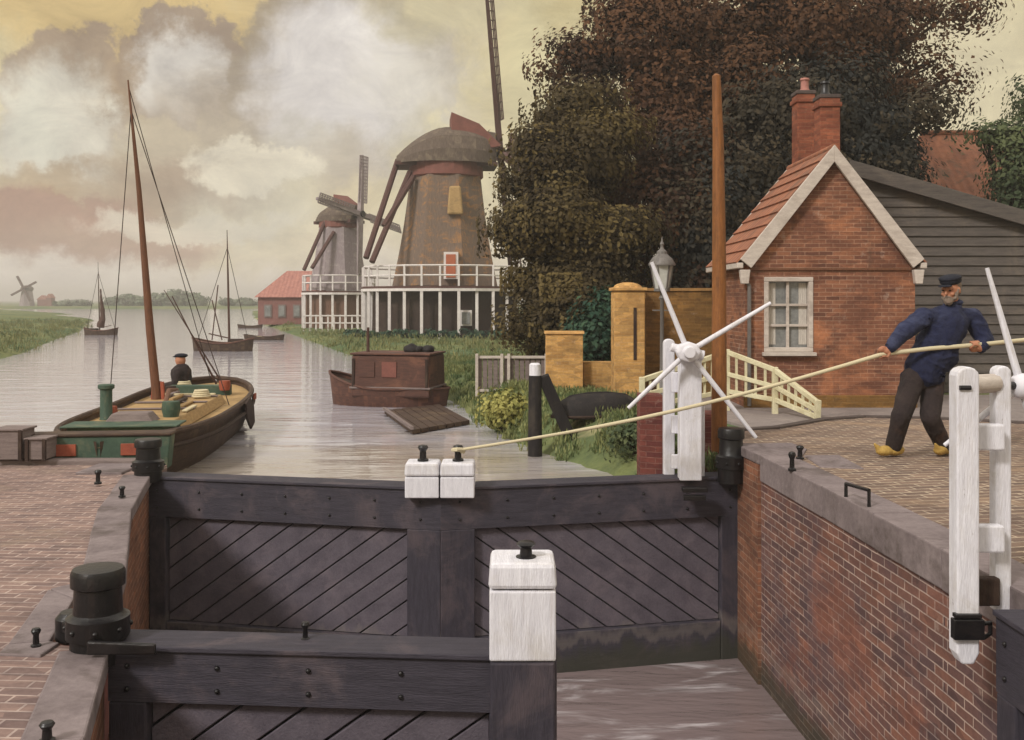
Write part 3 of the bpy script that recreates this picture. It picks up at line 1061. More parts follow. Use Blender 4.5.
gl, PL = gate_leaf(GL, GC, -.345, LZ - .15, 1, 'dark far gate leaf on the left with planks rising towards its white post head')
gr, PR = gate_leaf(GR, GC, -.345, LZ - .15, 1, 'dark far gate leaf on the right carrying the white windlass stand')
c1 = W(423, 480, 9.72); c2 = W(458, 480, 9.72)
for t, c in ((gl, c1), (gr, c2)):
    white_head(t, (c.x, 9.73, 0), .325, .30, -.40, -.065, .6)
    iron_pin((c.x, 9.72, -.066), .16, .034, '', t)

nl, PN = gate_leaf((-2.06, 5.10), (.215, 4.93), -.285, LZ - .15, 1, 'dark near gate leaf across the bottom left ending at the big white post', hw=.2, mw=.33, rail=.26, th=.22)
white_head(nl, (.052, 4.83 + .19, 0), .325, .30, -.262, .215, .72)
MB().box((.052, 4.83 + .19, (-.268 + LZ - .15) / 2), (.318, .296, LZ * -1 + .15 - .268)).build('mitre_post', mt['gatev'], nl, bevel=.012)
iron_pin((.07, 5.0, .21), .085, .032, '', nl)
iron_pin(W(302, 646, 5.1) + Vector((0, .08, 0)), .1, .014, 'short black pin standing on top of the near gate beam')

nr, PO = gate_leaf((2.42, 5.0), (2.40, 1.6), -.075, LZ - .15, 1, 'dark opened gate leaf lying against the right wall in the bottom right corner', th=.22)


def collar(t, c, r, z0, z1, big=True):
    c = Vector((c[0], c[1], 0))
    H_ = z1 - z0
    m = MB()
    m.lathe([(r * 1.1, z0), (r * 1.1, z0 + H_ * .26), (r * 1.26, z0 + H_ * .27), (r * 1.26, z0 + H_ * .48), (r * 1.12, z0 + H_ * .49), (r * .98, z0 + H_ * .53), (r * .94, z0 + H_ * .80), (r * 1.08, z0 + H_ * .82), (r * 1.08, z0 + H_ * .95), (r * 1.0, z1), (r * .6, z1 + .008)], c, 24)
    for k in range(8):
        a = 2 * math.pi * k / 8 + .3
        m.ell(c + Vector((math.cos(a) * r * 1.26, math.sin(a) * r * 1.26, z0 + H_ * .375)), (.014, .014, .014), None, 8, 6)
    return m.build('iron_collar', mt['iron'], t)


collar(gl, (-3.74, 10.28), .125, -.36, .07)
collar(gr, (2.24, 10.22), .125, -.36, .19)
hb = collar(nl, (-2.14, 5.17), .125, -.36, .115)
m = MB()
m.lathe([(.06, -.31), (.085, -.29), (.085, -.18), (.06, -.15)], (-2.33, 5.3, 0), 16)
m.build('anchor_block', mt['iron'], nl)
MB().bar((-2.33, 5.22, -.2), (-2.09, 5.05, -.2), .05, .06).build('anchor_strap', mt['iron'], nl, bevel=.008)
MB().bar((-2.12, 4.99, -.235), (-1.78, 5.0, -.245), .03, .07, end=.8).build('hinge_strap', mt['iron'], nl, bevel=.01)

# mooring pins on the quays
iron_pin(G(36, 647, QL + .012), .1, .016, 'iron pin at the left side of the wide stone by the near hinge')
iron_pin(G(47, 742, QL + .012), .085, .02, 'iron pin on the coping at the bottom left corner')
iron_pin(G(98, 484, QL + .02), .14, .022, 'thin dark pin beside the square slab at the far quay corner')
iron_pin(G(122, 497, QL + .02), .1, .02, 'small dark pin at the inner edge of the far corner coping')
iron_pin(G(800, 459, .012), .13, .024, 'taller iron pin on the bollard stone near the cream fence')
iron_pin(G(792, 471, .012), .17, .022, 'slender iron pin at the front edge of the right bollard stone')
# staple ring on the coping
m = MB()
a, b = G(846, 497, .012), G(869, 507, .012)
m.tube([a, a + Vector((0, 0, .1)), b + Vector((0, 0, .12)), b], .014, 8)
tag(m.build('mooring_staple', mt['iron']), 'black iron staple bridging two stones of the right coping', 'mooring staple')

# ------------------------------------------------------------------ windlass stands
GRP_W = 'white windlass stands on the gates'
ws = thing('windlass_stand', W(688, 485, 10.15), 'white windlass stand with four long crossed bars on the far right gate', 'windlass', GRP_W)


def plank_up(name, px0, px1, ytop, ybot, d, dep, parent, mat='white', rnd=True, taperb=0.0):
    a, b = W(px0, ytop, d), W(px1, ybot, d)
    w = b.x - a.x
    m = MB()
    n = 7
    pts = [(a.x + taperb, b.z), (b.x - taperb, b.z), (b.x, b.z + taperb * 2)] if taperb else [(a.x, b.z), (b.x, b.z)]
    r = w / 2
    cx = (a.x + b.x) / 2
    for i in range(n + 1):
        t = math.pi * i / n
        pts.append((cx + r * math.cos(t), a.z - r * .8 + r * .8 * math.sin(t)))
    if taperb:
        pts.append((a.x, b.z + taperb * 2))
    m.prism([(x, d, z) for x, z in pts], (0, dep, 0))
    return m.build(name, mt[mat], parent, bevel=.012, seg=3)


plank_up('upright', 680, 702, 352, 481, 10.12, .16, ws)
plank_up('upright', 664, 675, 339, 481, 10.40, .1, ws)
for y0, y1 in ((372, 392), (415, 433), (454, 468)):
    a, b = W(671, y0, 10.34), W(686, y1, 10.34)
    MB().box(((a.x + b.x) / 2, 10.31, (a.z + b.z) / 2), (b.x - a.x, .05, a.z - b.z)).build('rung', mt['white'], ws, bevel=.008)
plank_up('brace_post', 694, 705, 400, 481, 10.3, .06, ws, rnd=False)
a, b = W(683, 482, 10.05), W(706, 497, 10.05)
m = MB()
m.box(((a.x + b.x) / 2, 10.05, (a.z + b.z) / 2), (.25, .1, .045))
m.box(((a.x + b.x) / 2, 10.04, (a.z + b.z) / 2 - .08), (.22, .06, .05))
m.build('foot_strap', mt['iron'], ws, bevel=.006)
hub = W(688, 352, 10.0)
m = MB()
m.tube([hub + Vector((-.02, .42, 0)), hub + Vector((0, -.06, 0))], .045, 14)
m.build('axle', mt['iron'], ws)
m = MB()
m.lathe([(.1, -.075), (.125, -.06), (.125, .06), (.1, .075)], (0, 0, 0), 8, smooth=False)
m.v = [Vector((v.x * 1.0, v.z * 1.0, v.y * .85)) + hub for v in m.v]
m.tube([hub + Vector((-.17, .02, .05)), hub + Vector((.16, .02, -.04))], [.045, .055], 10)
m.tube([hub + Vector((0, -.13, 0)), hub + Vector((0, .1, 0))], .06, 12)
fuse(m, 'hub', mt['white'], ws, voxel=.009, smooth=3)
for (x, y, o) in ((652, 262, .03), (770, 303, -.03), (628, 408, -.02), (757, 438, .04)):
    e = W(x, y, 10.0) + Vector((0, o, 0))
    s_ = hub + (e - hub) * .06
    m = MB().tube([s_, s_.lerp(e, .5), e], [.028, .025, .019], 10)
    m.build('spoke', mt['white'], ws)

wr = thing('windlass_stand', W(985, 612, 5.1), 'tall white windlass stand with ladder rungs at the right edge', 'windlass', GRP_W)
plank_up('upright', 957, 980, 367, 665, 5.0, .1, wr, taperb=.028)
plank_up('upright', 996, 1012, 366, 612, 5.22, .08, wr)
for y0, y1, mm in ((374, 395, 'deck'), (424, 450, 'white'), (525, 552, 'white')):
    a, b = W(972, y0, 5.16), W(1003, y1, 5.16)
    if mm == 'deck':
        MB().tube([Vector((a.x, 5.17, (a.z + b.z) / 2)), Vector((b.x, 5.25, (a.z + b.z) / 2))], .05, 14).build('roller', mt['bargeb'], wr)
    else:
        MB().box(((a.x + b.x) / 2, 5.17, (a.z + b.z) / 2), (b.x - a.x, .07, a.z - b.z)).build('rung', mt['white'], wr, bevel=.01)
a, b = W(978, 578, 5.2), W(1000, 606, 5.2)
MB().box(((a.x + b.x) / 2, 5.22, (a.z + b.z) / 2), (b.x - a.x, .06, a.z - b.z)).build('bottom_block', mt['grime'], wr, bevel=.01)
c = W(968, 629, 4.99)
m = MB()
m.box((c.x, 4.995, c.z), (.15, .05, .10))
m.box((c.x, 5.0, c.z + .065), (.13, .045, .02))
m.tube([c + Vector((.09, .02, .02)), c + Vector((.13, .04, .02)), c + Vector((.135, .05, -.04)), c + Vector((.09, .03, -.055))], .012, 8)
m.build('iron_strap', mt['iron'], wr, bevel=.006)
c = W(966, 388, 4.985)
m = MB().tube([c + Vector((-.028, .01, 0)), c + Vector((.028, .01, 0))], .012, 8)
m.build('bolt', mt['iron'], wr)
hub2 = W(1021, 386, 5.3)
m = MB()
m.ell(hub2, (.06, .07, .07), None, 14, 10)
m.ell(hub2 + Vector((.06, 0, .01)), (.05, .06, .06), None, 14, 10)
fuse(m, 'hub', mt['white'], wr, voxel=.008, smooth=4)
MB().tube([hub2 + Vector((-.14, -.06, .01)), hub2], .022, 10).build('axle', mt['iron'], wr)
for (x, y, o) in ((987, 268, 0), (946, 446, .02), (1056, 504, 0), (1096, 326, .02)):
    e = W(x, y, 5.32) + Vector((0, o, 0))
    s_ = hub2 + (e - hub2) * .08
    MB().tube([s_, s_.lerp(e, .5), e], [.021, .017, .011], 10).build('spoke', mt['white'], wr)

# tall pine spar behind the gate post
p0 = Vector((2.2, 10.62, -.1))
t = MB().tube([p0, (2.2, 10.62, 1.9), (2.19, 10.62, 3.2), (2.17, 10.62, 3.88), (2.17, 10.62, 3.9)], [.085, .075, .06, .045, .02], 14)
tag(t.build('pole', mt['pole'], bevel=0), 'tall varnished brown pole rising behind the right gate post', 'pole')
m = MB().prism([(1.38, 10.78, -1.2), (1.62, 10.72, -1.2), (1.62, 11.0, -1.2), (1.38, 11.06, -1.2)], (0, 0, 1.68))
tag(m.build('brick_pier', mt['pierbrick'], bevel=.01), 'dark red brick pier in the bank just left of the white windlass stand', 'brick pier', 'brick piers by the far gate')
m = MB().prism([(2.02, 10.95, -1.2), (2.34, 10.95, -1.2), (2.34, 11.35, -1.2), (2.02, 11.35, -1.2)], (0, 0, 1.45))
tag(m.build('brick_pier', mt['pierbrick'], bevel=.01), 'red brick pier directly behind the foot of the brown pole', 'brick pier', 'brick piers by the far gate')
# ------------------------------------------------------------------ hauling rope
rp0 = Vector((c2.x + .03, 9.68, .05))
hand_l, hand_r = W(883, 354, 9.42), W(975, 345, 9.45)
pts = [rp0]
for i in range(1, 12):
    q = rp0.lerp(hand_l, i / 12)
    q.z -= .09 * math.sin(math.pi * i / 12)
    pts.append(q)
pts += [hand_l, hand_l.lerp(hand_r, .5) + Vector((0, -.02, .01)), hand_r, W(1024, 340, 9.7), W(1075, 340, 9.9), W(1120, 362, 10.0), W(1150, 410, 10.0), W(1175, 443, 10.1), Vector((7.1, 10.2, .022)), Vector((7.7, 9.9, .022))]
m = MB().tube(pts, [.015] * 4 + [.018] * 8 + [.021] * (len(pts) - 12), 10)
m.tube([rp0 + Vector((.03, 0, 0)), rp0 + Vector((-.03, -.05, .01)), rp0 + Vector((-.075, 0, .0)), rp0 + Vector((-.03, .05, -.01)), rp0 + Vector((.03, 0, -.02))], .02, 8)
tag(m.build('hauling_rope', mt['rope']), 'pale rope stretched from the middle gate pin to the man\'s hands', 'rope')
# ------------------------------------------------------------------ lock keeper's house
HD = 14.3
hx0, hx1 = (745 - 512) * HD / F, (915 - 512) * HD / F
hxm = (hx0 + hx1) / 2 + .03
HB, HE, HP = -.06, EYE + .035 * HD, EYE + .150 * HD
HL = 2.1                                    # depth of the house
hs = thing('house', (hxm, HD + 1, HB), 'small orange brick lock house with white bargeboards and one window', 'house')
wx0, wx1, wz0, wz1 = [(764 - 512) * HD / F, (813 - 512) * HD / F, EYE - .052 * HD, EYE + .023 * HD]
m = MB()
# front wall with a real window opening, side and back walls
T = .22
for poly in ([(hx0, HB), (wx0, HB), (wx0, HE), (hx0, HE)], [(wx1, HB), (hx1, HB), (hx1, HE), (wx1, HE)], [(wx0, HB), (wx1, HB), (wx1, wz0), (wx0, wz0)], [(wx0, wz1), (wx1, wz1), (wx1, HE), (wx0, HE)]):
    m.prism([(x, HD, z) for x, z in poly], (0, T, 0))
m.prism([(hx0, HD + T, HB), (hx0 + T, HD + T, HB), (hx0 + T, HD + HL, HB), (hx0, HD + HL, HB)], (0, 0, HE - HB))
m.prism([(hx1, HD + T, HB), (hx1 - T, HD + T, HB), (hx1 - T, HD + HL, HB), (hx1, HD + HL, HB)], (0, 0, HE - HB))
m.prism([(hx0 + T, HD + HL - T, HB), (hx1 - T, HD + HL - T, HB), (hx1 - T, HD + HL - T, HE), (hx0 + T, HD + HL - T, HE)], (0, T, 0))
m.prism([(hx0, HD, HE + .002), (hx1, HD, HE + .002), (hxm, HD, HP - .1)], (0, T, 0))
m.prism([(hx0, HD + HL - T, HE + .002), (hx1, HD + HL - T, HE + .002), (hxm, HD + HL - T, HP - .1)], (0, T, 0))
m.build('wall', mt['house'], hs)
MB().box(((hx0 + hx1) / 2, HD - .012, HE - .06), (hx1 - hx0 - .12, .03, .035)).build('string_course', mt['mast'], hs, bevel=.004)
MB().box(((hx0 + hx1) / 2, HD - .02, HB + .1), (hx1 - hx0 + .04, .05, .2)).build('plinth', mt['olive'], hs, bevel=.01)
roof = None
for sgn, xe in ((-1, hx0 - .09), (1, hx1 + .09)):
    xr = hxm
    ez = HE + .02
    d = Vector((xe - xr, 0, ez - HP))
    n = Vector((-d.z, 0, d.x)).normalized()
    if n.z < 0:
        n = -n
    m = MB().prism([Vector((xr, HD - .06, HP)), Vector((xe, HD - .06, ez)), Vector((xe, HD + HL + .06, ez)), Vector((xr, HD + HL + .06, HP))], -n * .07)
    r = m.build('roof', mt['grime'], hs)
    # overlapping rows of pantiles laid on the slope
    dl = d.length
    dn_ = d.normalized()
    m = MB()
    nr = 9
    for k in range(nr):
        q0 = Vector((xr, HD - .055, HP)) + dn_ * dl * k / nr
        q1 = Vector((xr, HD - .055, HP)) + dn_ * (dl * (k + 1) / nr + .02)
        a0, a1, b0_, b1_ = q0 + n * .004, q1 + n * .034, q1 + n * .06, q0 + n * .03
        m.prism([a0, a1, b1_ * 0 + q1 + n * .06, b0_ * 0 + q0 + n * .03], (0, HL + .11, 0))
    m.build('tile_rows', mt['tile'], r)
    if sgn < 0:
        roof = r
    # bargeboards, front and back
    for yy, nm in ((HD - .12, 'bargeboard'), (HD + HL + .07, 'bargeboard')):
        a, b = Vector((xr, yy, HP + .06)), Vector((xe, yy, ez + .06))
        dn = -n * .2
        MB().prism([a, b, b + dn, a + Vector((0, 0, -.24))], (0, .055, 0)).build(nm, mt['bargeb'], hs, bevel=.006)
    MB().bar((xe, HD - .1, ez - .03), (xe, HD + HL + .1, ez - .03), .09, .08).build('gutter', mt['bargeb'], hs, bevel=.01)
for xb in (hx0 - .02, hx1 + .02):
    MB().box((xb, HD - .06, HE - .17), (.1, .1, .2), taper=(1.5, 1)).build('bracket', mt['bargeb'], hs, bevel=.01)
MB().tube([(hxm, HD - .1, HP + .02), (hxm, HD + HL + .1, HP + .02)], .055, 10).build('ridge_tile', mt['tile'], hs)
MB().tube([(hx0 - .05, HD - .05, HE - .12), (hx0 + .05, HD - .05, HE - .3), (hx0 + .05, HD - .05, HB + .05)], .028, 8).build('downpipe', mt['lampmetal'], hs)
win = MB()
fw = .065
for c, s in ((((wx0 + wx1) / 2, wz1 - fw / 2), (wx1 - wx0, fw)), (((wx0 + wx1) / 2, wz0 + fw / 2), (wx1 - wx0, fw)), ((wx0 + fw / 2, (wz0 + wz1) / 2), (fw, wz1 - wz0 - 2 * fw - .004)), ((wx1 - fw / 2, (wz0 + wz1) / 2), (fw, wz1 - wz0 - 2 * fw - .004))):
    win.box((c[0], HD + .03, c[1]), (s[0], .1, s[1]))
wo = win.build('window', mt['bargeb'], hs, bevel=.008)
m = MB()
ix0, ix1, iz0, iz1 = wx0 + fw, wx1 - fw, wz0 + fw, wz1 - fw
m.box(((ix0 + ix1) / 2, HD + .055, (iz0 + iz1) / 2), (.04, .04, iz1 - iz0))
for k in (1, 2):
    zz = iz0 + (iz1 - iz0) * (k / 3 if k == 1 else .645)
    for xa, xb in ((ix0, (ix0 + ix1) / 2 - .021), ((ix0 + ix1) / 2 + .021, ix1)):
        m.box(((xa + xb) / 2, HD + .055, zz), (xb - xa, .036, .035))
m.build('sash', mt['bargeb'], wo, bevel=.004)
MB().box(((ix0 + ix1) / 2, HD + .09, (iz0 + iz1) / 2), (ix1 - ix0, .012, iz1 - iz0)).build('pane', mt['glass'], wo)
MB().box(((wx0 + wx1) / 2, HD - .03, wz0 - .028), (wx1 - wx0 + .06, .12, .05)).build('sill', mt['bargeb'], wo, bevel=.006)
for xa, xb in ((ix0, ix0 + .12), (ix1 - .12, ix1), ((ix0 + ix1) / 2 - .1, (ix0 + ix1) / 2 + .1)):
    m = MB()
    k = 9
    q = [(xa + (xb - xa) * i / k, HD + .078 + .004 * (i % 2), iz0 + .04) for i in range(k + 1)]
    if xa == ix0 or xb == ix1:
        m.prism(q + [(xb, HD + .083, iz0 + .04), (xa, HD + .083, iz0 + .04)], (0, 0, iz1 - iz0 - .06))
        m.build('curtain', mt['curtain'], wo)
# chimneys
for (px0, px1, yt, d, lbl) in ((820, 840, 98, 15.25, 0), (797, 815, 94, 16.0, 1)):
    a, b = W(px0, yt, d), W(px1, 180, d)
    w = b.x - a.x
    ch = MB()
    cx = (a.x + b.x) / 2
    ch.box((cx, d + w / 2, (a.z + 3.0) / 2), (w, w * 1.1, a.z - 3.0))
    co_ = ch.build('chimney', mt['chim'], hs, bevel=.01)
    MB().box((cx, d + w / 2, a.z - .1), (w + .05, w * 1.1 + .05, .07)).build('chimney_cap', mt['chim'], co_, bevel=.012)
    m = MB()
    m.box((cx, d + w / 2, a.z + .03), (w + .03, w * 1.1 + .03, .06))
    m.build('crown_slab', mt['kerb'], co_, bevel=.012)
    m = MB()
    m.lathe([(.075, 0), (.085, .02), (.065, .05), (.062, .17), (.08, .19), (.07, .22)], (cx - .03 + lbl * .05, d + w / 2, a.z + .06), 14)
    m.build('chimney_pot', mt['iron'] if not lbl else mt['tilered'], co_)

# ------------------------------------------------------------------ black barn beside the house
BD = 16.9
b0, b1 = 5.75, 9.9
zt = lambda x: EYE + (.128 - (x / BD * F + 512 - 862) / 162 * .047) * BD
barn = thing('barn', ((b0 + b1) / 2, BD + 2, HB), 'long black clapboard barn with a sloping roof edge behind the man', 'barn')
m = MB()
bh = .165
z = HB
while z < zt(b0):
    # clapboards overlap like shingles and are cut to the roof slope
    poly = clip_poly([(b0, z), (b1, z), (b1, z + bh), (b0, z + bh)], (zt(b0) - zt(b1)) / (b1 - b0), 1, zt(b0) + (zt(b0) - zt(b1)) / (b1 - b0) * b0 - .04)
    if len(poly) >= 3:
        vs = []
        k = len(poly)
        for x, zz in poly:
            vs.append((x, BD - .03 * (1 - (zz - z) / bh) - random.uniform(0, .004), zz))
        for x, zz in poly:
            vs.append((x, BD + .06, zz))
        fs = [tuple(range(k)), tuple(range(2 * k - 1, k - 1, -1))] + [((i + 1) % k, i, k + i, k + (i + 1) % k) for i in range(k)]
        m.add(vs, fs)
    z += bh
m.build('clapboard_wall', mt['barn'], barn)
m = MB().prism([(b0, BD + .062, HB), (b1, BD + .062, HB), (b1, BD + .062, zt(b1) - .06), (b0, BD + .062, zt(b0) - .06)], (0, 3.2, 0))
m.build('barn_body', mt['grime'], barn)
a, b = Vector((b0 - .1, BD - .16, zt(b0 - .1))), Vector((b1 + .3, BD - .16, zt(b1 + .3)))
MB().prism([a, b, b + Vector((0, 0, .09)), a + Vector((0, 0, .09))], (0, 3.7, 0)).build('roof', mt['kerb'], barn)
MB().prism([a + Vector((0, -.03, -.14)), b + Vector((0, -.03, -.14)), b + Vector((0, -.03, .11)), a + Vector((0, -.03, .11))], (0, .05, 0)).build('verge_board', mt['barn'], barn, bevel=.008)

# ------------------------------------------------------------------ cottage with orange roof in the trees
cd = 26.0
A = W(958, 196, cd); Bq = W(998, 150, cd)
ct = thing('cottage', (A.x + 1.5, cd + 2, -.1), 'cottage with a steep orange tiled roof half hidden by trees behind the barn', 'house')
x0, x1 = W(908, 200, cd).x, W(1080, 200, cd).x
ze, zr = EYE + .098 * cd, EYE + .158 * cd
MB().box(((x0 + x1) / 2, cd + 2, (ze - .1) / 2), (x1 - x0 - .5, 3.4, ze + .1)).build('wall', mt['house'], ct)
xr0, xr1 = W(952, 0, cd).x, W(1060, 0, cd).x
vs = [(x0, cd, ze), (x1, cd, ze), (x1, cd + 4, ze), (x0, cd + 4, ze), (xr0, cd + 2, zr + .55), (xr1, cd + 2, zr + .55)]
MB().add(vs, [(0, 1, 5, 4), (1, 2, 5), (2, 3, 4, 5), (3, 0, 4), (3, 2, 1, 0)]).build('roof', mt['tile'], ct)
MB().tube([(xr0, cd + 2, zr + .57), (xr1, cd + 2, zr + .57)], .08, 8).build('ridge_tile', mt['tile'], ct)

# ------------------------------------------------------------------ garden walls, gate pier, fence, lamp
def wallseg(px0, px1, ytop, d, dep, mat, label, coped=True, group=None, z0=None):
    a, b = W(px0, ytop, d), W(px1, ytop, d)
    zb = -.25
    t = thing('garden_wall', ((a.x + b.x) / 2, d, zb), label, 'wall', group)
    MB().box(((a.x + b.x) / 2, d + dep / 2, (a.z + zb) / 2), (b.x - a.x, dep, a.z - zb)).build('brickwork', mt[mat], t, bevel=.008)
    if coped:
        MB().box(((a.x + b.x) / 2, d + dep / 2, a.z + .025), (b.x - a.x + .05, dep + .06, .05), taper=(1, .7)).build('coping', mt[mat], t, bevel=.01)
    return t


GW = 'yellow brick garden walls under the trees'
wallseg(546, 583, 334, 17.4, .3, 'yellow', 'short yellow brick garden wall with worn top right of the grey fence', True, GW)
wallseg(583.5, 614, 362, 17.6, .3, 'yellow', 'low yellow wall between the worn wall and the tall pier', False, GW)
wallseg(646, 742, 291, 16.9, .3, 'olive', 'high olive brown wall behind the lamp post', True, GW)
a, b = W(614, 291, 16.3), W(645, 395, 16.3)
t = thing('gate_pier', ((a.x + b.x) / 2, 16.5, -.2), 'tall yellow brick gate pier with rounded cap and a dark slit', 'gate pier')
cx, wpi = (a.x + b.x) / 2, b.x - a.x
MB().box((cx, 16.3 + wpi / 2, (a.z - .2) / 2), (wpi, wpi, a.z + .2)).build('shaft', mt['yellow'], t, bevel=.015)
m = MB()
m.box((cx, 16.3 + wpi / 2, a.z + .03), (wpi + .07, wpi + .07, .055))
m.ell((cx, 16.3 + wpi / 2, a.z + .05), (wpi * .48, wpi * .48, .1), None, 16, 8)
m.build('cap', mt['yellow'], t, bevel=.01)
MB().box((cx + .09, 16.297, .95), (.05, .02, .85)).build('slit', mt['grime'], t)


def panel_fence():
    d0 = 18.6
    z = gz(-.3, d0) - .05
    x0, x1 = W(477, 0, d0).x, W(546, 0, d0).x
    t = thing('fence', ((x0 + x1) / 2, d0, z), 'low mauve grey board fence with white frame beside the bank', 'fence')
    zt_ = W(0, 356, d0).z
    n = 13
    for i in range(n):
        xa = x0 + (x1 - x0) * i / n
        MB().box((xa + (x1 - x0) / n / 2, d0, (z + zt_) / 2 + .02), ((x1 - x0) / n - .018, .03, zt_ - z - .04)).build('board', mt['quaybeam'], t, bevel=.004)
    for zz in (zt_, z + .12):
        MB().box(((x0 + x1) / 2, d0 - .035, zz - .02), (x1 - x0 + .04, .04, .05)).build('rail', mt['bargeb'], t, bevel=.006)
    for xx in (x0, x0 + (x1 - x0) * .36, x0 + (x1 - x0) * .46, x1):
        MB().box((xx, d0 - .06, (z + zt_) / 2 + .02), (.055, .06, zt_ - z + .05)).build('post', mt['bargeb'], t, bevel=.006)


panel_fence()

# cream railing of the little bridge
A_ = [((642, 380), (642, 409), 13.3), ((727, 352), (727, 394), 13.9), ((775, 370), (775, 402), 13.5), ((818, 403), (817, 418), 12.75)]
br = thing('footbridge_railing', W(735, 400, 14.5), 'cream painted wooden railing rising and falling beside the brick house', 'railing')
tops = [W(*p[0], p[2]) for p in A_]
bots = [W(*p[1], p[2]) for p in A_]
for i in range(4):
    MB().bar(Vector((bots[i].x, bots[i].y, -.1)), tops[i] + Vector((0, 0, .04)), .075, .075, up=(0, 1, 0)).build('post', mt['cream'], br, bevel=.01)
for i in range(3):
    t0, t1, q0, q1 = tops[i], tops[i + 1], bots[i], bots[i + 1]
    MB().bar(t0, t1, .06, .065).build('top_rail', mt['cream'], br, bevel=.008)
    MB().bar(t0.lerp(q0, .52) + Vector((0, -.02, 0)), t1.lerp(q1, .52) + Vector((0, -.02, 0)), .04, .06).build('middle_rail', mt['cream'], br, bevel=.006)
    MB().bar(t0.lerp(q0, .93), t1.lerp(q1, .93), .05, .06).build('bottom_rail', mt['cream'], br, bevel=.006)
    L = (t1 - t0).length
    k = max(3, int(L / .13))
    for j in range(1, k):
        u = j / k
        p, q = t0.lerp(t1, u), q0.lerp(q1, u)
        MB().bar(q, p, .03, .035, up=(0, 1, 0)).build('baluster', mt['cream'], br)

lp = W(662, 290, 14.8)
lt = thing('street_lamp', (lp.x, 14.8, -.06), 'grey street lamp with glazed lantern above the white windlass', 'street lamp')
m = MB()
m.lathe([(.09, -.06), (.08, .25), (.05, .3), (.032, .5), (.028, lp.z - .15), (.05, lp.z - .12), (.03, lp.z - .08), (.03, lp.z)], (lp.x, 14.8, 0), 12)
m.build('lamp_post', mt['lampmetal'], lt)
MB().bar((lp.x - .14, 14.8, lp.z - .3), (lp.x + .14, 14.8, lp.z - .3), .02, .02).build('ladder_bar', mt['lampmetal'], lt)
zl = lp.z
m = MB()
m.lathe([(.10, zl + .02), (.165, zl + .36)], (lp.x, 14.8, 0), 6, smooth=False)
lg = m.build('lantern_glass', mt['lampglass'], lt)
m = MB()
for k in range(6):
    an = 2 * math.pi * k / 6
    c, s_ = math.cos(an), math.sin(an)
    m.bar((lp.x + .104 * c, 14.8 + .104 * s_, zl), (lp.x + .170 * c, 14.8 + .170 * s_, zl + .37), .018, .018)
m.lathe([(.12, zl - .02), (.12, zl + .02)], (lp.x, 14.8, 0), 6, smooth=False)
m.build('lantern_frame', mt['lampmetal'], lt)
m = MB()
m.lathe([(.20, zl + .36), (.20, zl + .39), (.15, zl + .47), (.08, zl + .53), (.075, zl + .57), (.03, zl + .61), (.022, zl + .65), (.035, zl + .68), (.015, zl + .72), (.006, zl + .78)], (lp.x, 14.8, 0), 16)
m.build('lantern_roof', mt['lampmetal'], lt)

# ------------------------------------------------------------------ dolphin in the water, upturned boat, bush
dp = G(535, 456, WZ)
t = thing('mooring_post', (dp.x, dp.y, WZ - .6), 'black mooring post with white top and slanting brace in the water', 'mooring post')
topz = W(0, 363, dp.y).z
m = MB().tube([(dp.x, dp.y, WZ - .6), (dp.x, dp.y, topz - .17)], [.105, .085], 12)
m.build('pile', mt['hullblack'], t)
m = MB().lathe([(.078, topz - .168), (.076, topz - .02), (.055, topz)], (dp.x, dp.y, 0), 12)
m.build('white_top', mt['white'], t)
q = W(579, 442, dp.y + .15)
MB().bar(W(543, 376, dp.y + .05), q + Vector((.06, 0, -.35)), .16, .15, up=(0, 1, 0)).build('brace', mt['hullblack'], t, bevel=.015)

UBY = 14.0
ub = W(598, 424, UBY)
zb = gz(ub.x, UBY)
t = thing('rowing_boat', (ub.x, UBY, zb), 'black rowing boat lying upside down on the grassy bank', 'boat')
m = MB()
n, k = 16, 10
vs, fs = [], []
for i in range(n + 1):
    u = i / n
    x = (u - .5) * 1.35
    wv = .36 * (1 - abs(2 * u - 1) ** 2.6) ** .8 + .012
    hv = .30 * (1 - abs(2 * u - 1) ** 3.2) ** .6 + .02
    for j in range(k + 1):
        a_ = math.pi * j / k
        vs.append((ub.x + x, UBY - math.cos(a_) * wv + x * .35, zb - .05 + hv * (math.sin(a_) ** .7 if 0 < j < k else 0)))
for i in range(n):
    for j in range(k):
        fs.append((i * (k + 1) + j, i * (k + 1) + j + 1, (i + 1) * (k + 1) + j + 1, (i + 1) * (k + 1) + j))
m.add(vs, fs, True)
m.build('hull', mt['hullblack'], t)
ridge = [Vector((ub.x + (u - .5) * 1.3, UBY + (u - .5) * 1.3 * .35, zb - .03 + .30 * (1 - abs(2 * u - 1) ** 3.2) ** .6)) for u in (.06, .2, .4, .6, .8, .94)]
MB().tube(ridge, .022, 6).build('keel', mt['hullblack'], t)
MB().tube([Vector((ub.x + (u - .5) * 1.35, UBY - .37 * (1 - abs(2 * u - 1) ** 2.6) ** .8 - .012 + (u - .5) * 1.35 * .35, zb - .02)) for u in (0.01, .1, .25, .5, .75, .9, .99)], .022, 6).build('gunwale', mt['grime'], t)


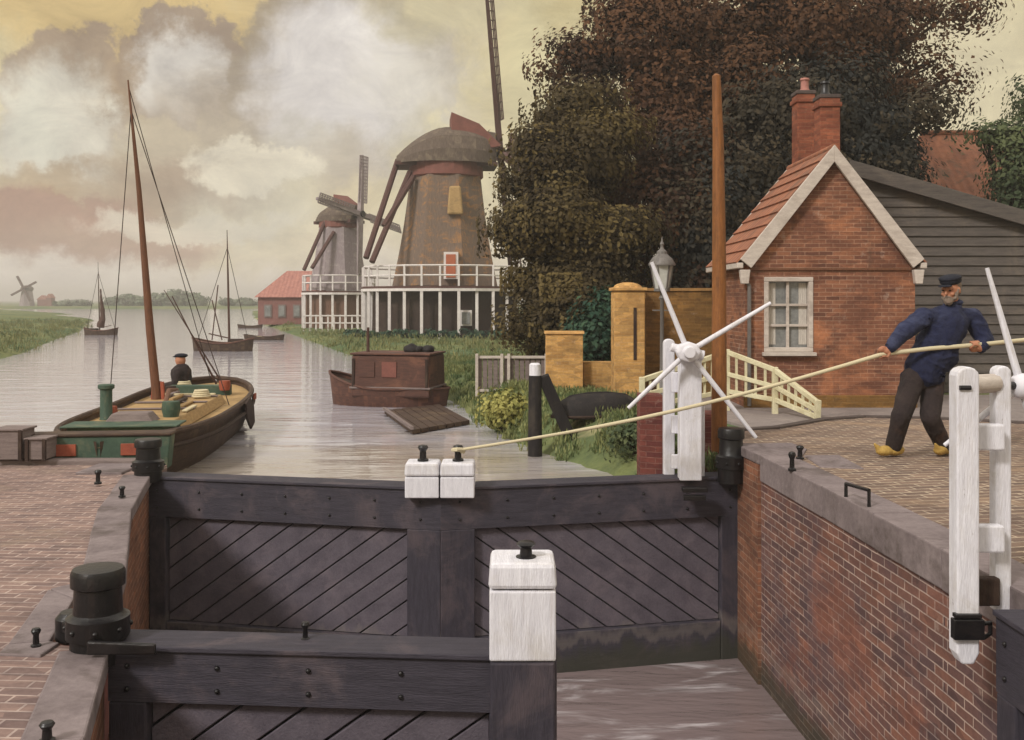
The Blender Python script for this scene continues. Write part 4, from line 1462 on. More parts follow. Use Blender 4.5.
def bush(x, y, rx, rz, n, size, mat, label, seed, name='bush', ry=None, group=None, sub=40, sigma=.16):
    z = gz(x, y)
    t = thing(name, (x, y, z), label, 'bush', group)
    ry = ry or rx
    rnd = random.Random(seed)
    cl = [(x, y, z + rz * .5, rx * .9, ry * .9, rz * .55)]
    for _ in range(5):
        cl.append((x + rnd.uniform(-.6, .6) * rx, y + rnd.uniform(-.6, .6) * ry, z + rz * rnd.uniform(.3, .85), rx * .4, ry * .4, rz * .3))
    leaves('foliage', cl, n, size, mt[mat], t, seed, sub, sigma)
    m = MB()
    for k in range(5):
        m.tube([(x + rnd.uniform(-.1, .1), y, z - .1), (x + rnd.uniform(-.6, .6) * rx, y + rnd.uniform(-.5, .5) * ry, z + rz * .6)], [.03, .012], 6)
    m.build('stems', mt['bark'], t)
    return t


bush(W(507, 0, 15.8).x, 15.8, .34, .56, 2600, .075, 'leaf_yellow', 'rounded yellow green bush on the bank left of the mooring post', 3, sub=120)
bush(W(600, 0, 19.2).x, 19.2, .55, 1.9, 5200, .11, 'leaf_hedge', 'dark green bush filling the gap above the low yellow wall', 4, sub=90, sigma=.2)
bush(W(637, 0, 12.2).x, 12.2, .24, .3, 1500, .07, 'leaf_green', 'small green bush on the bank next to the upturned boat', 5, sub=120)
bush(W(556, 0, 22).x, 22, .8, 1.7, 4500, .13, 'leaf_olive', 'olive bush under the big tree behind the worn yellow wall', 6, sub=60, sigma=.22)

# tufts on the right bank
rng = np.random.default_rng(5)
cl = []
while len(cl) < 900:
    x, y = rng.uniform(-9, 2.3), rng.uniform(10.9, 33)
    d = float(canal_dist(np.array([[x]]), np.array([[y]]))[0, 0])
    if d > .12 and rng.random() < (14 / y) ** 1.2:
        cl.append((x, y, gz(x, y) + .03, .22, .22, .015))
g = leaves('bank_grass', cl, 90000, .085, leafmat('grass_blades', (88, 108, 72), (112, 118, 74), (146, 148, 98)), None, 21, 40, .07, origin=(0, 15, 0), upright=True)
kind(g, 'stuff')
cl = []
while len(cl) < 500:
    x, y = rng.uniform(-60, -15), rng.uniform(30, 90)
    d = float(canal_dist(np.array([[x]]), np.array([[y]]))[0, 0])
    if .1 < d < 12:
        cl.append((x, y, gz(x, y) + .04, .5, .5, .03))
while len(cl) < 900:
    x, y = rng.uniform(-16, 3), rng.uniform(30, 60)
    if float(canal_dist(np.array([[x]]), np.array([[y]]))[0, 0]) > .15:
        cl.append((x, y, gz(x, y) + .02, .5, .5, .02))
g = leaves('meadow_tufts', cl, 30000, .2, leafmat('meadow_blades', (92, 108, 70), (118, 120, 80), (140, 136, 92)), None, 22, 20, .2, origin=(-30, 50, 0), upright=True)
kind(g, 'stuff')


# ------------------------------------------------------------------ boats
def hull_mb(L, B, z0, fb, sheer, bluff=3.2, keel=.35, tumble=.86, rake=.12, n=28, k=9, stern=1.0):
    """round bowed hull, local x along the boat, built at the origin; waterline z0"""
    m = MB()
    vs, fs = [], []
    for i in range(n + 1):
        u = i / n
        s = 2 * u - 1
        w = B / 2 * max(0.0, 1 - abs(s) ** bluff) ** .55 + .02
        zg = z0 + fb + sheer * s * s * (1 if s > 0 else stern)
        for j in range(2 * k + 1):
            a_ = -1 + j / k                     # -1..1 round the section
            side = abs(a_)
            zz = zg - (zg - z0 + keel) * (1 - side ** 2.2)
            ww = w * (side ** .5) * (1 - (1 - tumble) * max(0, side - .75) / .25)
            xx = s * L / 2 + rake * (side ** 2) * s * L / 2 * .6 * abs(s) ** 3
            vs.append((xx, math.copysign(ww, a_) if j != k else 0, zz))
    K = 2 * k + 1
    for i in range(n):
        for j in range(K - 1):
            fs.append((i * K + j, (i + 1) * K + j, (i + 1) * K + j + 1, i * K + j + 1))
    m.add(vs, fs, True)
    rim = lambda sg: [Vector(vs[i * K + (0 if sg < 0 else K - 1)]) for i in range(n + 1)]
    # closed deck a hand below the rim
    left, right = rim(-1), rim(1)
    dk = []
    for a_, b_ in zip(left, right):
        dk.append((a_ + Vector((0, .03, -.07)), b_ + Vector((0, -.03, -.07))))
    md = MB()
    for i in range(n):
        md.add([dk[i][0], dk[i + 1][0], dk[i + 1][1], dk[i][1]], [(0, 1, 2, 3)])
    return m, md, left, right


def xf(mb, ang, pos):
    rot = Matrix.Rotation(ang, 3, 'Z')
    pos = Vector(pos)
    mb.v = [rot @ v + pos for v in mb.v]
    return mb


# the tjalk moored beyond the left quay
ax0, ax1 = Vector((-4.62, 11.25, 0)), Vector((-5.42, 18.2, 0))
ctr = (ax0 + ax1) / 2
ang = math.atan2(ax1.y - ax0.y, ax1.x - ax0.x)
LB = (ax1 - ax0).length
tj = thing('barge', (ctr.x, ctr.y, WZ), 'ochre decked sailing barge with tall mast moored beyond the brick quay', 'barge')
h, dk, le, ri = hull_mb(LB, 1.95, WZ, .50, .16, 3.6, .3, .95, .06, stern=.15)
xf(h, ang, (ctr.x, ctr.y, 0)).build('hull', mt['boat_dark'], tj)
xf(dk, ang, (ctr.x, ctr.y, 0)).build('deck', mt['deck'], tj)
bx = lambda x, y, z: Matrix.Rotation(ang, 3, 'Z') @ Vector((x, y, 0)) + Vector((ctr.x, ctr.y, z))
for rim, nm in ((le, 'gunwale'), (ri, 'gunwale')):
    m = MB().tube([p + Vector((0, 0, .02)) for p in rim[1:]], .042, 8)
    xf(m, ang, (ctr.x, ctr.y, 0)).build('gunwale', mt['boat_dark'], tj)
    m = MB().tube([p + Vector((0, math.copysign(.035, p.y), -.14)) for p in rim[2:-2]], .03, 8)
    xf(m, ang, (ctr.x, ctr.y, 0)).build('rubbing_strake', mt['thwart'] if rim is ri and False else mt['grime'], tj)


def bbox(name, x0, x1, y0, y1, z0, z1, mat, parent, taper=(1, 1), bevel=.015):
    m = MB().box((0, 0, 0), (x1 - x0, y1 - y0, z1 - z0), taper=taper)
    for v in m.v:
        v += Vector(((x0 + x1) / 2, (y0 + y1) / 2, (z0 + z1) / 2))
    xf(m, ang, (ctr.x, ctr.y, 0))
    return m.build(name, mt[mat], parent, bevel=bevel)


hl = LB / 2
bbox('hatch_cover', -hl + 1.35, hl - 2.15, -.58, .58, -.16, -.02, 'deck', tj, (.98, .86))
for xx in (-.9, 0, .9):
    bbox('hatch_bar', xx - .03, xx + .03, -.52, .52, -.015, .01, 'quaybeam', tj)
cab = bbox('stern_cabin', -hl + .75, -hl + 1.2, -.66, .66, -.2, -.03, 'green', tj, (.95, .92))
bbox('cabin_roof', -hl + .7, -hl + 1.25, -.68, .68, -.028, -.005, 'green', cab)
bbox('transom', -hl - .1, -hl + .14, -.74, .74, -.4, -.025, 'green', tj, (1, 1.05))
bbox('transom_rail', -hl - .12, -hl + .16, -.79, .79, -.024, .012, 'boat_dark', tj)
for y0, y1 in ((-.62, -.24), (.24, .62)):
    m = MB()
    m.box((0, 0, 0), (.03, y1 - y0, .13))
    for v in m.v:
        v += Vector((-hl - .105, (y0 + y1) / 2, -.17))
    xf(m, ang, (ctr.x, ctr.y, 0)).build('red_panel', mt['red'], cab, bevel=.004)
fn_ = W(103, 438, 12.6)
m = MB().lathe([(.085, -.15), (.085, .0), (.075, .02), (.073, .38), (.1, .40), (.1, .44), (.085, .45)], (fn_.x, 12.7, -.02), 16)
m.build('funnel', mt['green'], tj)
ms = W(158, 404, 15.3)
m = MB().tube([(ms.x, 15.3, -.2), W(150, 330, 15.3), W(139, 190, 15.3), W(128, 80, 15.3)], [.07, .062, .038, .011], 12)
m.build('mast', mt['mast'], tj)
m = MB()
for off in ((-.09, 0), (.09, 0), (0, .1)):
    m.bar((ms.x + off[0], 15.3 + off[1], -.2), (ms.x + off[0] * .7, 15.3 + off[1] * .7, .25), .05, .05)
m.build('mast_case', mt['red'], tj, bevel=.006)
for q0, q1 in ((W(128, 84, 15.3), bx(hl - .3, 0, .05)), (W(131, 110, 15.3), bx(-.1, .85, -.05)), (W(131, 110, 15.3), bx(-.1, -.85, -.05))):
    MB().tube([q0, q1], .007, 5).build('shroud', mt['cordage'], tj)
bbox('windlass', hl - 1.35, hl - 1.15, -.5, .5, -.12, .06, 'green', tj)
bbox('fore_hatch', hl - 1.15, hl - .6, -.3, .3, -.12, -.01, 'green', tj, (.95, .95))
bbox('red_locker', hl - 2.05, hl - 1.85, -.12, .18, -.15, -.03, 'red', tj)
bbox('white_plank', hl - 2.5, hl - 2.38, -.45, .35, -.02, .025, 'thwart', tj)
m = MB()
pp = [(0.0, .0), (.5, .05), (.85, -.12), (.95, -.4), (.6, -.46), (.15, -.24)]
m.prism([(x + hl - 3.1, -.985, z - .08) for x, z in pp], (0, -.04, 0))
xf(m, ang, (ctr.x, ctr.y, 0)).build('leeboard', mt['grime'], tj, bevel=.01)
m = MB().box((0, 0, 0), (.2, .03, .1))
for v in m.v:
    v += Vector((hl - 1.5, -.93, -.12))
xf(m, ang, (ctr.x, ctr.y, 0)).build('name_board', mt['red'], tj, bevel=.004)
m = MB().tube([bx(-hl + 1.7, -.3, .1), bx(-.6, -.1, .22), bx(1.0, .12, .1)], [.03, .035, .02], 8)
m.build('boom', mt['mast'], tj)
# deck clutter
rr = random.Random(3)
for i in range(5):
    bbox('deck_plank', -1.3 + .5 * i, -.7 + .5 * i + rr.uniform(0, .3), -.5 + .17 * i, -.42 + .17 * i, -.012, .02 + .004 * i, ('thwart', 'deck', 'grime', 'deck', 'quaybeam')[i], tj)
for (x, y, r_, h_, mm) in ((-1.9, .35, .1, .16, 'red'), (-1.75, -.38, .12, .2, 'green'), (1.35, .3, .09, .14, 'grime'), (2.1, -.42, .1, .16, 'red')):
    c = bx(x, y, -.02)
    MB().lathe([(r_ * .8, 0), (r_, h_ * .5), (r_ * .9, h_)], c, 14).build('tub', mt[mm], tj)
for (x, y) in ((.7, -.3), (2.45, .32)):
    c = bx(x, y, .0)
    m = MB()
    for q in range(4):
        ring = [c + Vector(((.13 - .012 * q) * math.cos(2 * math.pi * k / 16), (.13 - .012 * q) * math.sin(2 * math.pi * k / 16), .018 + .028 * q)) for k in range(17)]
        m.tube(ring, .016, 6)
    m.build('rope_coil', mt['rope'], tj)
bbox('low_skylight', -2.35, -1.95, -.3, .3, -.03, .09, 'quaybeam', tj, (.8, .7))
# furled cloth on leaning spars at the bow
t = W(186, 380, 17.6)
m = MB().tube([bx(hl - .35, -.1, .0), W(172, 296, 17.6)], [.02, .008], 6)
m.tube([bx(hl - .3, -.2, .0), W(164, 290, 17.6)], [.018, .007], 6)
m.build('sprit', mt['darkmast'], tj)
# grey crates on the quay edge
for px0, px1, yt, lbl, d in ((-8, 22, 430, 'larger grey wooden crate on the quay edge at the far left', 10.82), (25, 46, 439, 'smaller grey crate on the quay edge beside the barge', 10.82)):
    a, b = W(px0, yt, d), W(px1, 460, d)
    t = thing('crate', ((a.x + b.x) / 2, d, QL + .06), lbl, 'crate', 'grey crates on the quay edge')
    w_, hh = b.x - a.x, a.z - (QL + .06)
    c = Vector(((a.x + b.x) / 2, d + .16, QL + .06 + hh / 2))
    MB().box(c, (w_ - .02, .3, hh - .02)).build('box', mt['quaybeam'], t, bevel=.006)
    for xx in (a.x + .02, b.x - .02):
        MB().box((xx, d + .0, c.z), (.04, .03, hh)).build('corner_batten', mt['grime'], t, bevel=.004)
    MB().box((c.x, d + .16, c.z + hh / 2), (w_ + .02, .34, .02)).build('lid', mt['quaybeam'], t, bevel=.004)

# brown barge with a deckhouse by the right bank
bw = W(395, 398, 19.8)
bt = thing('barge', (bw.x, 19.8, WZ), 'brown barge with a big red brown deckhouse by the green bank', 'barge')
a2 = R(168)
h, dk, le, ri = hull_mb(2.3, 1.2, WZ, .34, .3, 2.5, .25, .97, .16, stern=.0)
off = (bw.x - .16, 20.1, 0)
xf(h, a2, off).build('hull', mt['barge'], bt)
xf(dk, a2, off).build('deck', mt['grime'], bt)
for rim in (le, ri):
    xf(MB().tube([p + Vector((0, 0, .015)) for p in rim], .028, 6), a2, off).build('gunwale', mt['bargeb'] if False else mt['barge'], bt)
def lbox(name, x0, x1, y0, y1, z0, z1, mat, parent, taper=(1, 1), bevel=.012):
    m = MB().box((0, 0, 0), (x1 - x0, y1 - y0, z1 - z0), taper=taper)
    for v in m.v:
        v += Vector(((x0 + x1) / 2, (y0 + y1) / 2, (z0 + z1) / 2))
    xf(m, a2, off)
    return m.build(name, mt[mat], parent, bevel=bevel)
dh = lbox('deckhouse', -1.02, .6, -.57, .57, WZ + .2, .42, 'barge', bt, (.98, .95), .04)
lbox('deckhouse_rim', -1.04, .62, -.585, .585, WZ + .36, WZ + .40, 'quaybeam', dh)
lbox('roof', -1.03, .61, -.57, .57, .422, .46, 'barge', dh)
for x0, x1 in ((-.35, -.05), (.1, .42)):
    m = MB().box((0, 0, 0), (x1 - x0, .02, .3))
    for v in m.v:
        v += Vector(((x0 + x1) / 2, .563, .14))
    xf(m, a2, off).build('shutter', mt['millred'] if x0 < 0 else mt['barge'], dh, bevel=.004)
for x in (-.96, .54):
    m = MB().box((0, 0, 0), (.05, .03, .6))
    for v in m.v:
        v += Vector((x, .565, .05))
    xf(m, a2, off).build('corner_board', mt['grime'], dh, bevel=.004)
pm = W(368, 350, 20.1)
MB().tube([(pm.x, 20.1, .3), (pm.x, 20.1, .95)], [.035, .028], 8).build('stub_mast', mt['darkmast'], bt)
for px, pr in ((412, .16), (428, .13), (419, .12)):
    c = W(px, 348, 20.1)
    m = MB()
    m.ell((c.x, 20.1, .5), (pr * 1.1, .2, pr * .75), None, 12, 8)
    fuse(m, 'tarpaulin_heap', mt['hullblack'], bt, voxel=.025, smooth=2, disp=lambda c: .03 * mnoise.noise(c * 8))

# landing raft
rf = [G(384, 410, WZ + .08), G(412, 430, WZ + .08), G(470, 420, WZ + .08), G(440, 404, WZ + .08)]
rt = thing('raft', (rf[0].x + .6, rf[0].y - .5, WZ), 'flat dark plank raft floating in front of the brown barge', 'raft')
n = 7
for i in range(n):
    u0, u1 = i / n + .008, (i + 1) / n - .008
    m = MB().prism([rf[0].lerp(rf[3], u0), rf[1].lerp(rf[2], u0), rf[1].lerp(rf[2], u1), rf[0].lerp(rf[3], u1)], (0, 0, -.07))
    m.build('plank', mt['boat_dark'], rt, bevel=.006)
for u in (.12, .88):
    MB().bar(rf[0].lerp(rf[1], u) + Vector((-.03, 0, -.12)), rf[3].lerp(rf[2], u) + Vector((.03, 0, -.12)), .1, .09).build('bearer', mt['grime'], rt)
MB().bar(rf[0] + Vector((0, 0, .03)), rf[1] + Vector((0, 0, .03)), .05, .05).build('edge_rail', mt['quaybeam'], rt)


def sailboat(px, py, wpx, mast_top, label, head=0.0, furled=True, seed=1, extra=()):
    p = G(px, py, WZ)
    d = p.y
    L = wpx / F * d
    t = thing('sailing_boat', (p.x, d, WZ), label, 'sailing boat', 'sailing boats out on the canal')
    h, dk, le, ri = hull_mb(L, L * .36, WZ, L * .13, L * .09, 2.8, L * .1, .97, .12, 20, 6)
    pos = (p.x, d, 0)
    xf(h, head, pos).build('hull', mt['boat_dark'], t)
    xf(dk, head, pos).build('deck', mt['deck'], t)
    for rim in (le, ri):
        xf(MB().tube([q + Vector((0, 0, .01)) for q in rim], L * .016, 6), head, pos).build('gunwale', mt['barge'], t)
    mx_ = W(mast_top[0], mast_top[1], d)
    base = Vector((mx_.x + .1, d, WZ + L * .08))
    MB().tube([base, base.lerp(mx_, .6), mx_], [L * .022, L * .017, L * .006], 8).build('mast', mt['darkmast'], t)
    ca, sa = math.cos(head), math.sin(head)
    MB().tube([base + Vector((0, 0, L * .14)), base + Vector((L * .36 * ca, L * .36 * sa, L * .22))], L * .012, 6).build('boom', mt['darkmast'], t)
    if furled:
        m = MB()
        m.tube([base + Vector((.02 * L, 0, L * .16)), base + Vector((L * .1, 0, L * .5)), base + Vector((L * .03, 0, (mx_.z - base.z) * .62))], [L * .12, L * .085, L * .02], 10)
        fuse(m, 'furled_sail', mt['sail'], t, voxel=L * .02, smooth=3, disp=lambda c: .03 * L * mnoise.noise(c * (6 / L)))
    m = MB().box((0, 0, 0), (L * .22, L * .2, L * .1))
    for v in m.v:
        v += Vector((-L * .22, 0, WZ + L * .16))
    xf(m, head, pos).build('cabin', mt['grime'], t, bevel=.02)
    for ex in (-.44, .44):
        q = base.lerp(mx_, .85)
        MB().tube([q, (p.x + L * ex * ca, d + L * ex * sa, WZ + L * .18)], .012, 5).build('stay', mt['cordage'], t)
    for e in extra:
        MB().tube([W(e[0], e[1], d), W(e[2], e[3], d)], .025, 6).build('spar', mt['darkmast'], t)
    return t


sailboat(223, 351, 58, (227, 230), 'dark sailing boat with bare mast and leaning spars in mid canal', R(178), False, 1, ((218, 285, 212, 340), (212, 300, 222, 340)))
sailboat(101, 335, 32, (98, 262), 'small distant sailing boat with a furled brown sail by the left meadow', R(0), True, 2)


def skiff(px, py, wpx, label, head):
    p = G(px, py, WZ)
    L = wpx / F * p.y
    t = thing('rowing_boat', (p.x, p.y, WZ), label, 'boat', 'rowing boats along the right shore')
    h, dk, le, ri = hull_mb(L, L * .3, WZ, L * .09, L * .06, 2.4, L * .06, .98, .15, 16, 5)
    xf(h, head, p * 1.0 - Vector((0, 0, p.z))).build('hull', mt['boat_dark'], t)
    xf(dk, head, p - Vector((0, 0, p.z))).build('floor_boards', mt['grime'], t)
    for u in (-.2, .15):
        m = MB().box((0, 0, 0), (L * .07, L * .27, .03))
        for v in m.v:
            v += Vector((L * u, 0, WZ + L * .085))
        xf(m, head, p - Vector((0, 0, p.z))).build('thwart', mt['thwart'], t)


skiff(264, 340, 40, 'dark rowing boat moored near the far right shore', R(170))
skiff(250, 328, 26, 'smaller rowing boat farther off along the right shore', R(165))


# ------------------------------------------------------------------ windmills
def octa(r, c, ph=R(22.5), n=8):
    return [Vector((c[0] + r * math.cos(ph + 2 * math.pi * k / n), c[1] + r * math.sin(ph + 2 * math.pi * k / n), c[2])) for k in range(n)]


def windmill(cx, d, zg, zstage, rst, rbody, rtop, ztop, zcap, caplen, capw, label, thatch, axis_deg, sail_len, phi, post_n, seed, front_board=True, tail=None, spar='millwood', wide=.14):
    t = thing('windmill', (cx, d, zg), label, 'windmill', 'large windmills on the right bank')
    c0 = (cx, d, zg)
    # lower storey
    m = MB()
    a_, b_ = octa(rst * .9, (cx, d, zg - .4)), octa(rst * .88, (cx, d, zstage - .1))
    m.add(a_ + b_, [(k, (k + 1) % 8, 8 + (k + 1) % 8, 8 + k) for k in range(8)])
    m.build('base_storey', mt['grime'] if rst > 4 else mt['millbase'], t)
    # thatched smock, slightly concave
    m = MB()
    rows = []
    for i in range(9):
        u = i / 8
        r = rbody + (rtop - rbody) * (u + .16 * math.sin(math.pi * u) * .6)
        rows.append(octa(r, (cx, d, zstage + .05 + (ztop - zstage - .05) * u)))
    vs = [v for r in rows for v in r]
    fs = [(i * 8 + k, i * 8 + (k + 1) % 8, (i + 1) * 8 + (k + 1) % 8, (i + 1) * 8 + k) for i in range(8) for k in range(8)]
    m.add(vs, fs)
    smock = m.build('smock_tower', mt[thatch], t)
    # red collar and cap
    MB().lathe([(rtop * .96, ztop - .05), (rtop * 1.0, ztop + .02), (rtop * .98, ztop + (zcap - ztop) * .26)], (cx, d, 0), 24, smooth=False).build('collar', mt['millred'], t)
    ax = Vector((math.cos(R(axis_deg)), math.sin(R(axis_deg)), 0))
    sd = Vector((-ax.y, ax.x, 0))
    zc = ztop + (zcap - ztop) * .24
    n = 14
    vs, fs = [], []
    for i in range(n + 1):
        s = -1 + 2 * i / n
        wv = capw / 2 * (1 - abs(s) ** 2.8 * .55)
        hv = (zcap - zc) * ((1 - abs(s) ** 1.7 * .78) if s < 0 else (1 - .12 * s * s))
        for j in range(9):
            a_ = math.pi * (0, .07, .2, .36, .5, .64, .8, .93, 1)[j]
            yy = math.cos(a_) * wv
            zz = zc + hv * math.sin(a_) ** .75
            vs.append(Vector((cx, d, zz)) + ax * (s * caplen / 2) + sd * yy)
    for i in range(n):
        for j in range(8):
            fs.append((i * 9 + j, (i + 1) * 9 + j, (i + 1) * 9 + j + 1, i * 9 + j + 1))
    fs.append(tuple(range(9)))
    fs.append(tuple(n * 9 + j for j in range(9))[::-1])
    MB().add(vs, fs, False).build('cap', mt['cap'], t)
    vs2 = [Vector((cx, d, zc - .12)) + ax * (s * caplen / 2 * 1.02) + sd * (w * capw / 2 * 1.03) for s in (-1, 1) for w in (-.55, .55)]
    MB().prism([vs2[0], vs2[1], vs2[3], vs2[2]], (0, 0, .2)).build('cap_beam', mt['millwood'], t)
    if front_board:
        fp = Vector((cx, d, 0)) + ax * (caplen / 2 * .05)
        qz = zcap
        pts = [fp + ax * (caplen * .02) + Vector((0, 0, qz - .35)), fp + ax * (caplen * .02) + Vector((0, 0, qz + .62)), fp + ax * (caplen * .3) + Vector((0, 0, qz + .02)), fp + ax * (caplen * .53) + Vector((0, 0, qz - (zcap - zc) * .55)), fp + ax * (caplen * .42) + Vector((0, 0, qz - (zcap - zc) * .6))]
        MB().prism([p - sd * capw * .28 for p in pts], sd * capw * .56).build('storm_board', mt['millred'], t, bevel=.03)
    # sails on a tilted windshaft
    tilt = R(6.5)
    shaft = (ax * math.cos(tilt) + Vector((0, 0, 1)) * math.sin(tilt)).normalized()
    upv = (Vector((0, 0, 1)) * math.cos(tilt) - ax * math.sin(tilt)).normalized()
    hubp = Vector((cx, d, zc + (zcap - zc) * .36)) + ax * (caplen / 2 + .3)
    MB().tube([hubp - shaft * .9, hubp + shaft * .3], [.25, .22], 10).build('windshaft', mt['iron'], t)
    for k in range(4):
        a_ = R(phi) + k * math.pi / 2
        dr = upv * math.cos(a_) + sd * math.sin(a_)
        ac = dr.cross(shaft).normalized()
        ac = (ac * math.cos(R(18)) + shaft * math.sin(R(18))).normalized()   # pitch of the blades
        m = MB()
        m.bar(hubp, hubp + dr * sail_len, .34, .34, up=shaft, end=.5)
        so_ = m.build('sail', mt[spar], t)
        m = MB()
        for i in range(15):
            u = .2 + .78 * i / 14
            p = hubp + dr * sail_len * u + shaft * .1
            m.bar(p - ac * .25, p + ac * sail_len * wide, .06, .06, up=shaft)
        for w in (wide * .36, wide * .68, wide):
            m.bar(hubp + dr * sail_len * .2 + ac * sail_len * w + shaft * .1, hubp + dr * sail_len * .98 + ac * sail_len * w + shaft * .1, .06, .06, up=shaft)
        m.bar(hubp + dr * sail_len * .2 - ac * .25 + shaft * .1, hubp + dr * sail_len * .98 - ac * .25 + shaft * .1, .1, .05, up=shaft)
        m.build('lattice', mt[spar], so_)
    # tail poles sloping to the stage
    if tail:
        for (q0, q1) in tail:
            MB().tube([W(q0[0], q0[1], q0[2]), W(q1[0], q1[1], q1[2])], .16 if d < 60 else .14, 7).build('tail_pole', mt['millwood'], t)
    # stage with railing
    m = MB()
    m.lathe([(rst, zstage - .16), (rst, zstage)], c0[:2] + (0,), 16, smooth=False)
    m.build('stage', mt['millwood'], t)
    m = MB()
    m.lathe([(rst + .03, zstage - .26), (rst + .03, zstage - .12)], c0[:2] + (0,), 16, smooth=False)
    m.build('stage_edge', mt['millrail'], t)
    NP = post_n
    for k in range(NP):
        a_ = 2 * math.pi * (k + .5) / NP
        c, s_ = math.cos(a_), math.sin(a_)
        if s_ < .35:
            r = rst - .12
            MB().bar((cx + r * c, d + r * s_, zg - .3), (cx + r * c, d + r * s_, zstage - .27), .15, .15).build('stage_post', mt['millrail'], t)
            MB().bar((cx + r * c, d + r * s_, zstage - .0), (cx + r * c, d + r * s_, zstage + 1.05), .10, .10).build('rail_post', mt['millrail'], t)
    for zz in (.55, 1.05):
        ring = []
        for k in range(17):
            a_ = 2 * math.pi * k / 16
            ring.append((cx + (rst - .1) * math.cos(a_), d + (rst - .1) * math.sin(a_), zstage + zz))
        MB().tube(ring, .05, 6).build('stage_rail', mt['millrail'], t)
    return t, smock


D1 = 55.0
c1x = (446 - 512) * D1 / F
zg1 = -.42
z_ = lambda y, d: EYE - (y - HY) / F * d
mill, smock = windmill(c1x, D1, zg1, z_(287, D1), 4.65, 3.05, 2.05, z_(178, D1), z_(127, D1), 5.4, 4.2, 'tall brown thatched windmill with white stage and a sail rising past the top', 'thatch', 6, 8.7, -14, 30, 1, True,
                       [((398, 160, 54.2), (366, 258, 51.6)), ((410, 172, 54.0), (372, 262, 51.2)), ((414, 176, 53.6), (384, 226, 52.2))])
# door, windows of the near mill
yf = D1 - 3.0
m = MB().box(W(451, 266, yf) + Vector((0, .1, 0)), (.5, .6, 1.2))
m.build('door', mt['orange'], mill)
m = MB().box(W(451, 265.5, yf) + Vector((0, .15, 0)), (.74, .6, 1.4))
m.build('door_frame', mt['millrail'], mill)
m = MB().box(W(466, 318, D1 - 4.0) + Vector((0, .2, 0)), (.6, .5, .8))
w_ = m.build('window', mt['millrail'], mill)
m = MB().box(W(466, 318, D1 - 4.0) + Vector((0, -.0, 0)), (.42, .3, .6))
m.build('pane', mt['glass'], w_)
m = MB().box(W(455, 200, D1 - 2.42) + Vector((0, .1, 0)), (.85, .3, 1.5), taper=(.7, 1))
m.build('hatch', mt['deck'], mill, bevel=.1)
hd = thing('hedge', (c1x - .2, D1 - 4.5, zg1), 'dark clipped hedge running along the foot of the near windmill', 'hedge', 'hedges by the windmills')
leaves('foliage', [(c1x - 4.4 + i * .8, D1 - 4.4, zg1 + .18, .55, .3, .22) for i in range(12)], 5200, .17, mt['leaf_hedge'], hd, 31, 60, .12)
MB().tube([(c1x - 4.4, D1 - 4.4, zg1 + .1), (c1x + 4.4, D1 - 4.4, zg1 + .1)], .06, 6).build('stems', mt['bark'], hd)

D2 = 70.0
c2x = (339 - 512) * D2 / F
windmill(c2x, D2, zg1, z_(291, D2), 2.6, 2.15, 1.4, z_(228, D2), z_(204, D2), 3.3, 2.7, 'paler grey windmill standing behind the tall one, beside the red barn', 'thatch_hazed_sail', -32, 4.3, 10, 18, 2, True,
         [((325, 222, 69), (304, 270, 67.5)), ((334, 232, 68.6), (312, 268, 67))], spar='thatch_hazed_sail', wide=.09)  # spars in pale thatch grey: distance haze put into the sail colour

# red barn beyond the second mill
rd = 78.0
x0, x1 = W(258, 0, rd).x, W(312, 0, rd).x
zr, ze = z_(270, rd), z_(296, rd)
rb = thing('barn', ((x0 + x1) / 2, rd + 2, zg1), 'dull red barn with a pink tiled roof left of the grey windmill', 'barn')
MB().box(((x0 + x1) / 2, rd + 2.5, (ze + zg1) / 2), (x1 - x0, 5, ze - zg1)).build('wall', mt['shed'], rb)
m = MB()
e = .25
m.add([(x0 - e, rd - e, ze - .1), (x1 + e, rd - e, ze - .1), (x1 + e, rd + 5 + e, ze - .1), (x0 - e, rd + 5 + e, ze - .1), (x0 + 1.7, rd + 2.5, zr), (x1 + e, rd + 2.5, zr)],
      [(0, 1, 5, 4), (1, 2, 5), (2, 3, 4, 5), (3, 0, 4), (3, 2, 1, 0)])
m.build('roof', mt['tilered'], rb)
for px in (268, 282, 297):
    w_ = MB().box(W(px, 311, rd) + Vector((0, -.02, 0)), (.6, .1, 1.0)).build('window', mt['quaybeam'], rb)
    MB().box(W(px, 311, rd) + Vector((0, -.05, 0)), (.42, .1, .8)).build('pane', mt['glass'], w_)

# white picket fence by the second mill
fd = 62.0
pf = thing('fence', (W(330, 0, fd).x, fd, zg1), 'white post and rail fence in front of the grey windmill', 'fence')
for px in range(304, 362, 6):
    q = W(px, 0, fd)
    MB().bar((q.x, fd, zg1 - .1), (q.x, fd, zg1 + 1.0), .09, .09).build('post', mt['millrail'], pf)
for zz in (.5, .95):
    MB().bar((W(303, 0, fd).x, fd - .06, zg1 + zz), (W(361, 0, fd).x, fd - .06, zg1 + zz), .06, .08).build('rail', mt['millrail'], pf)

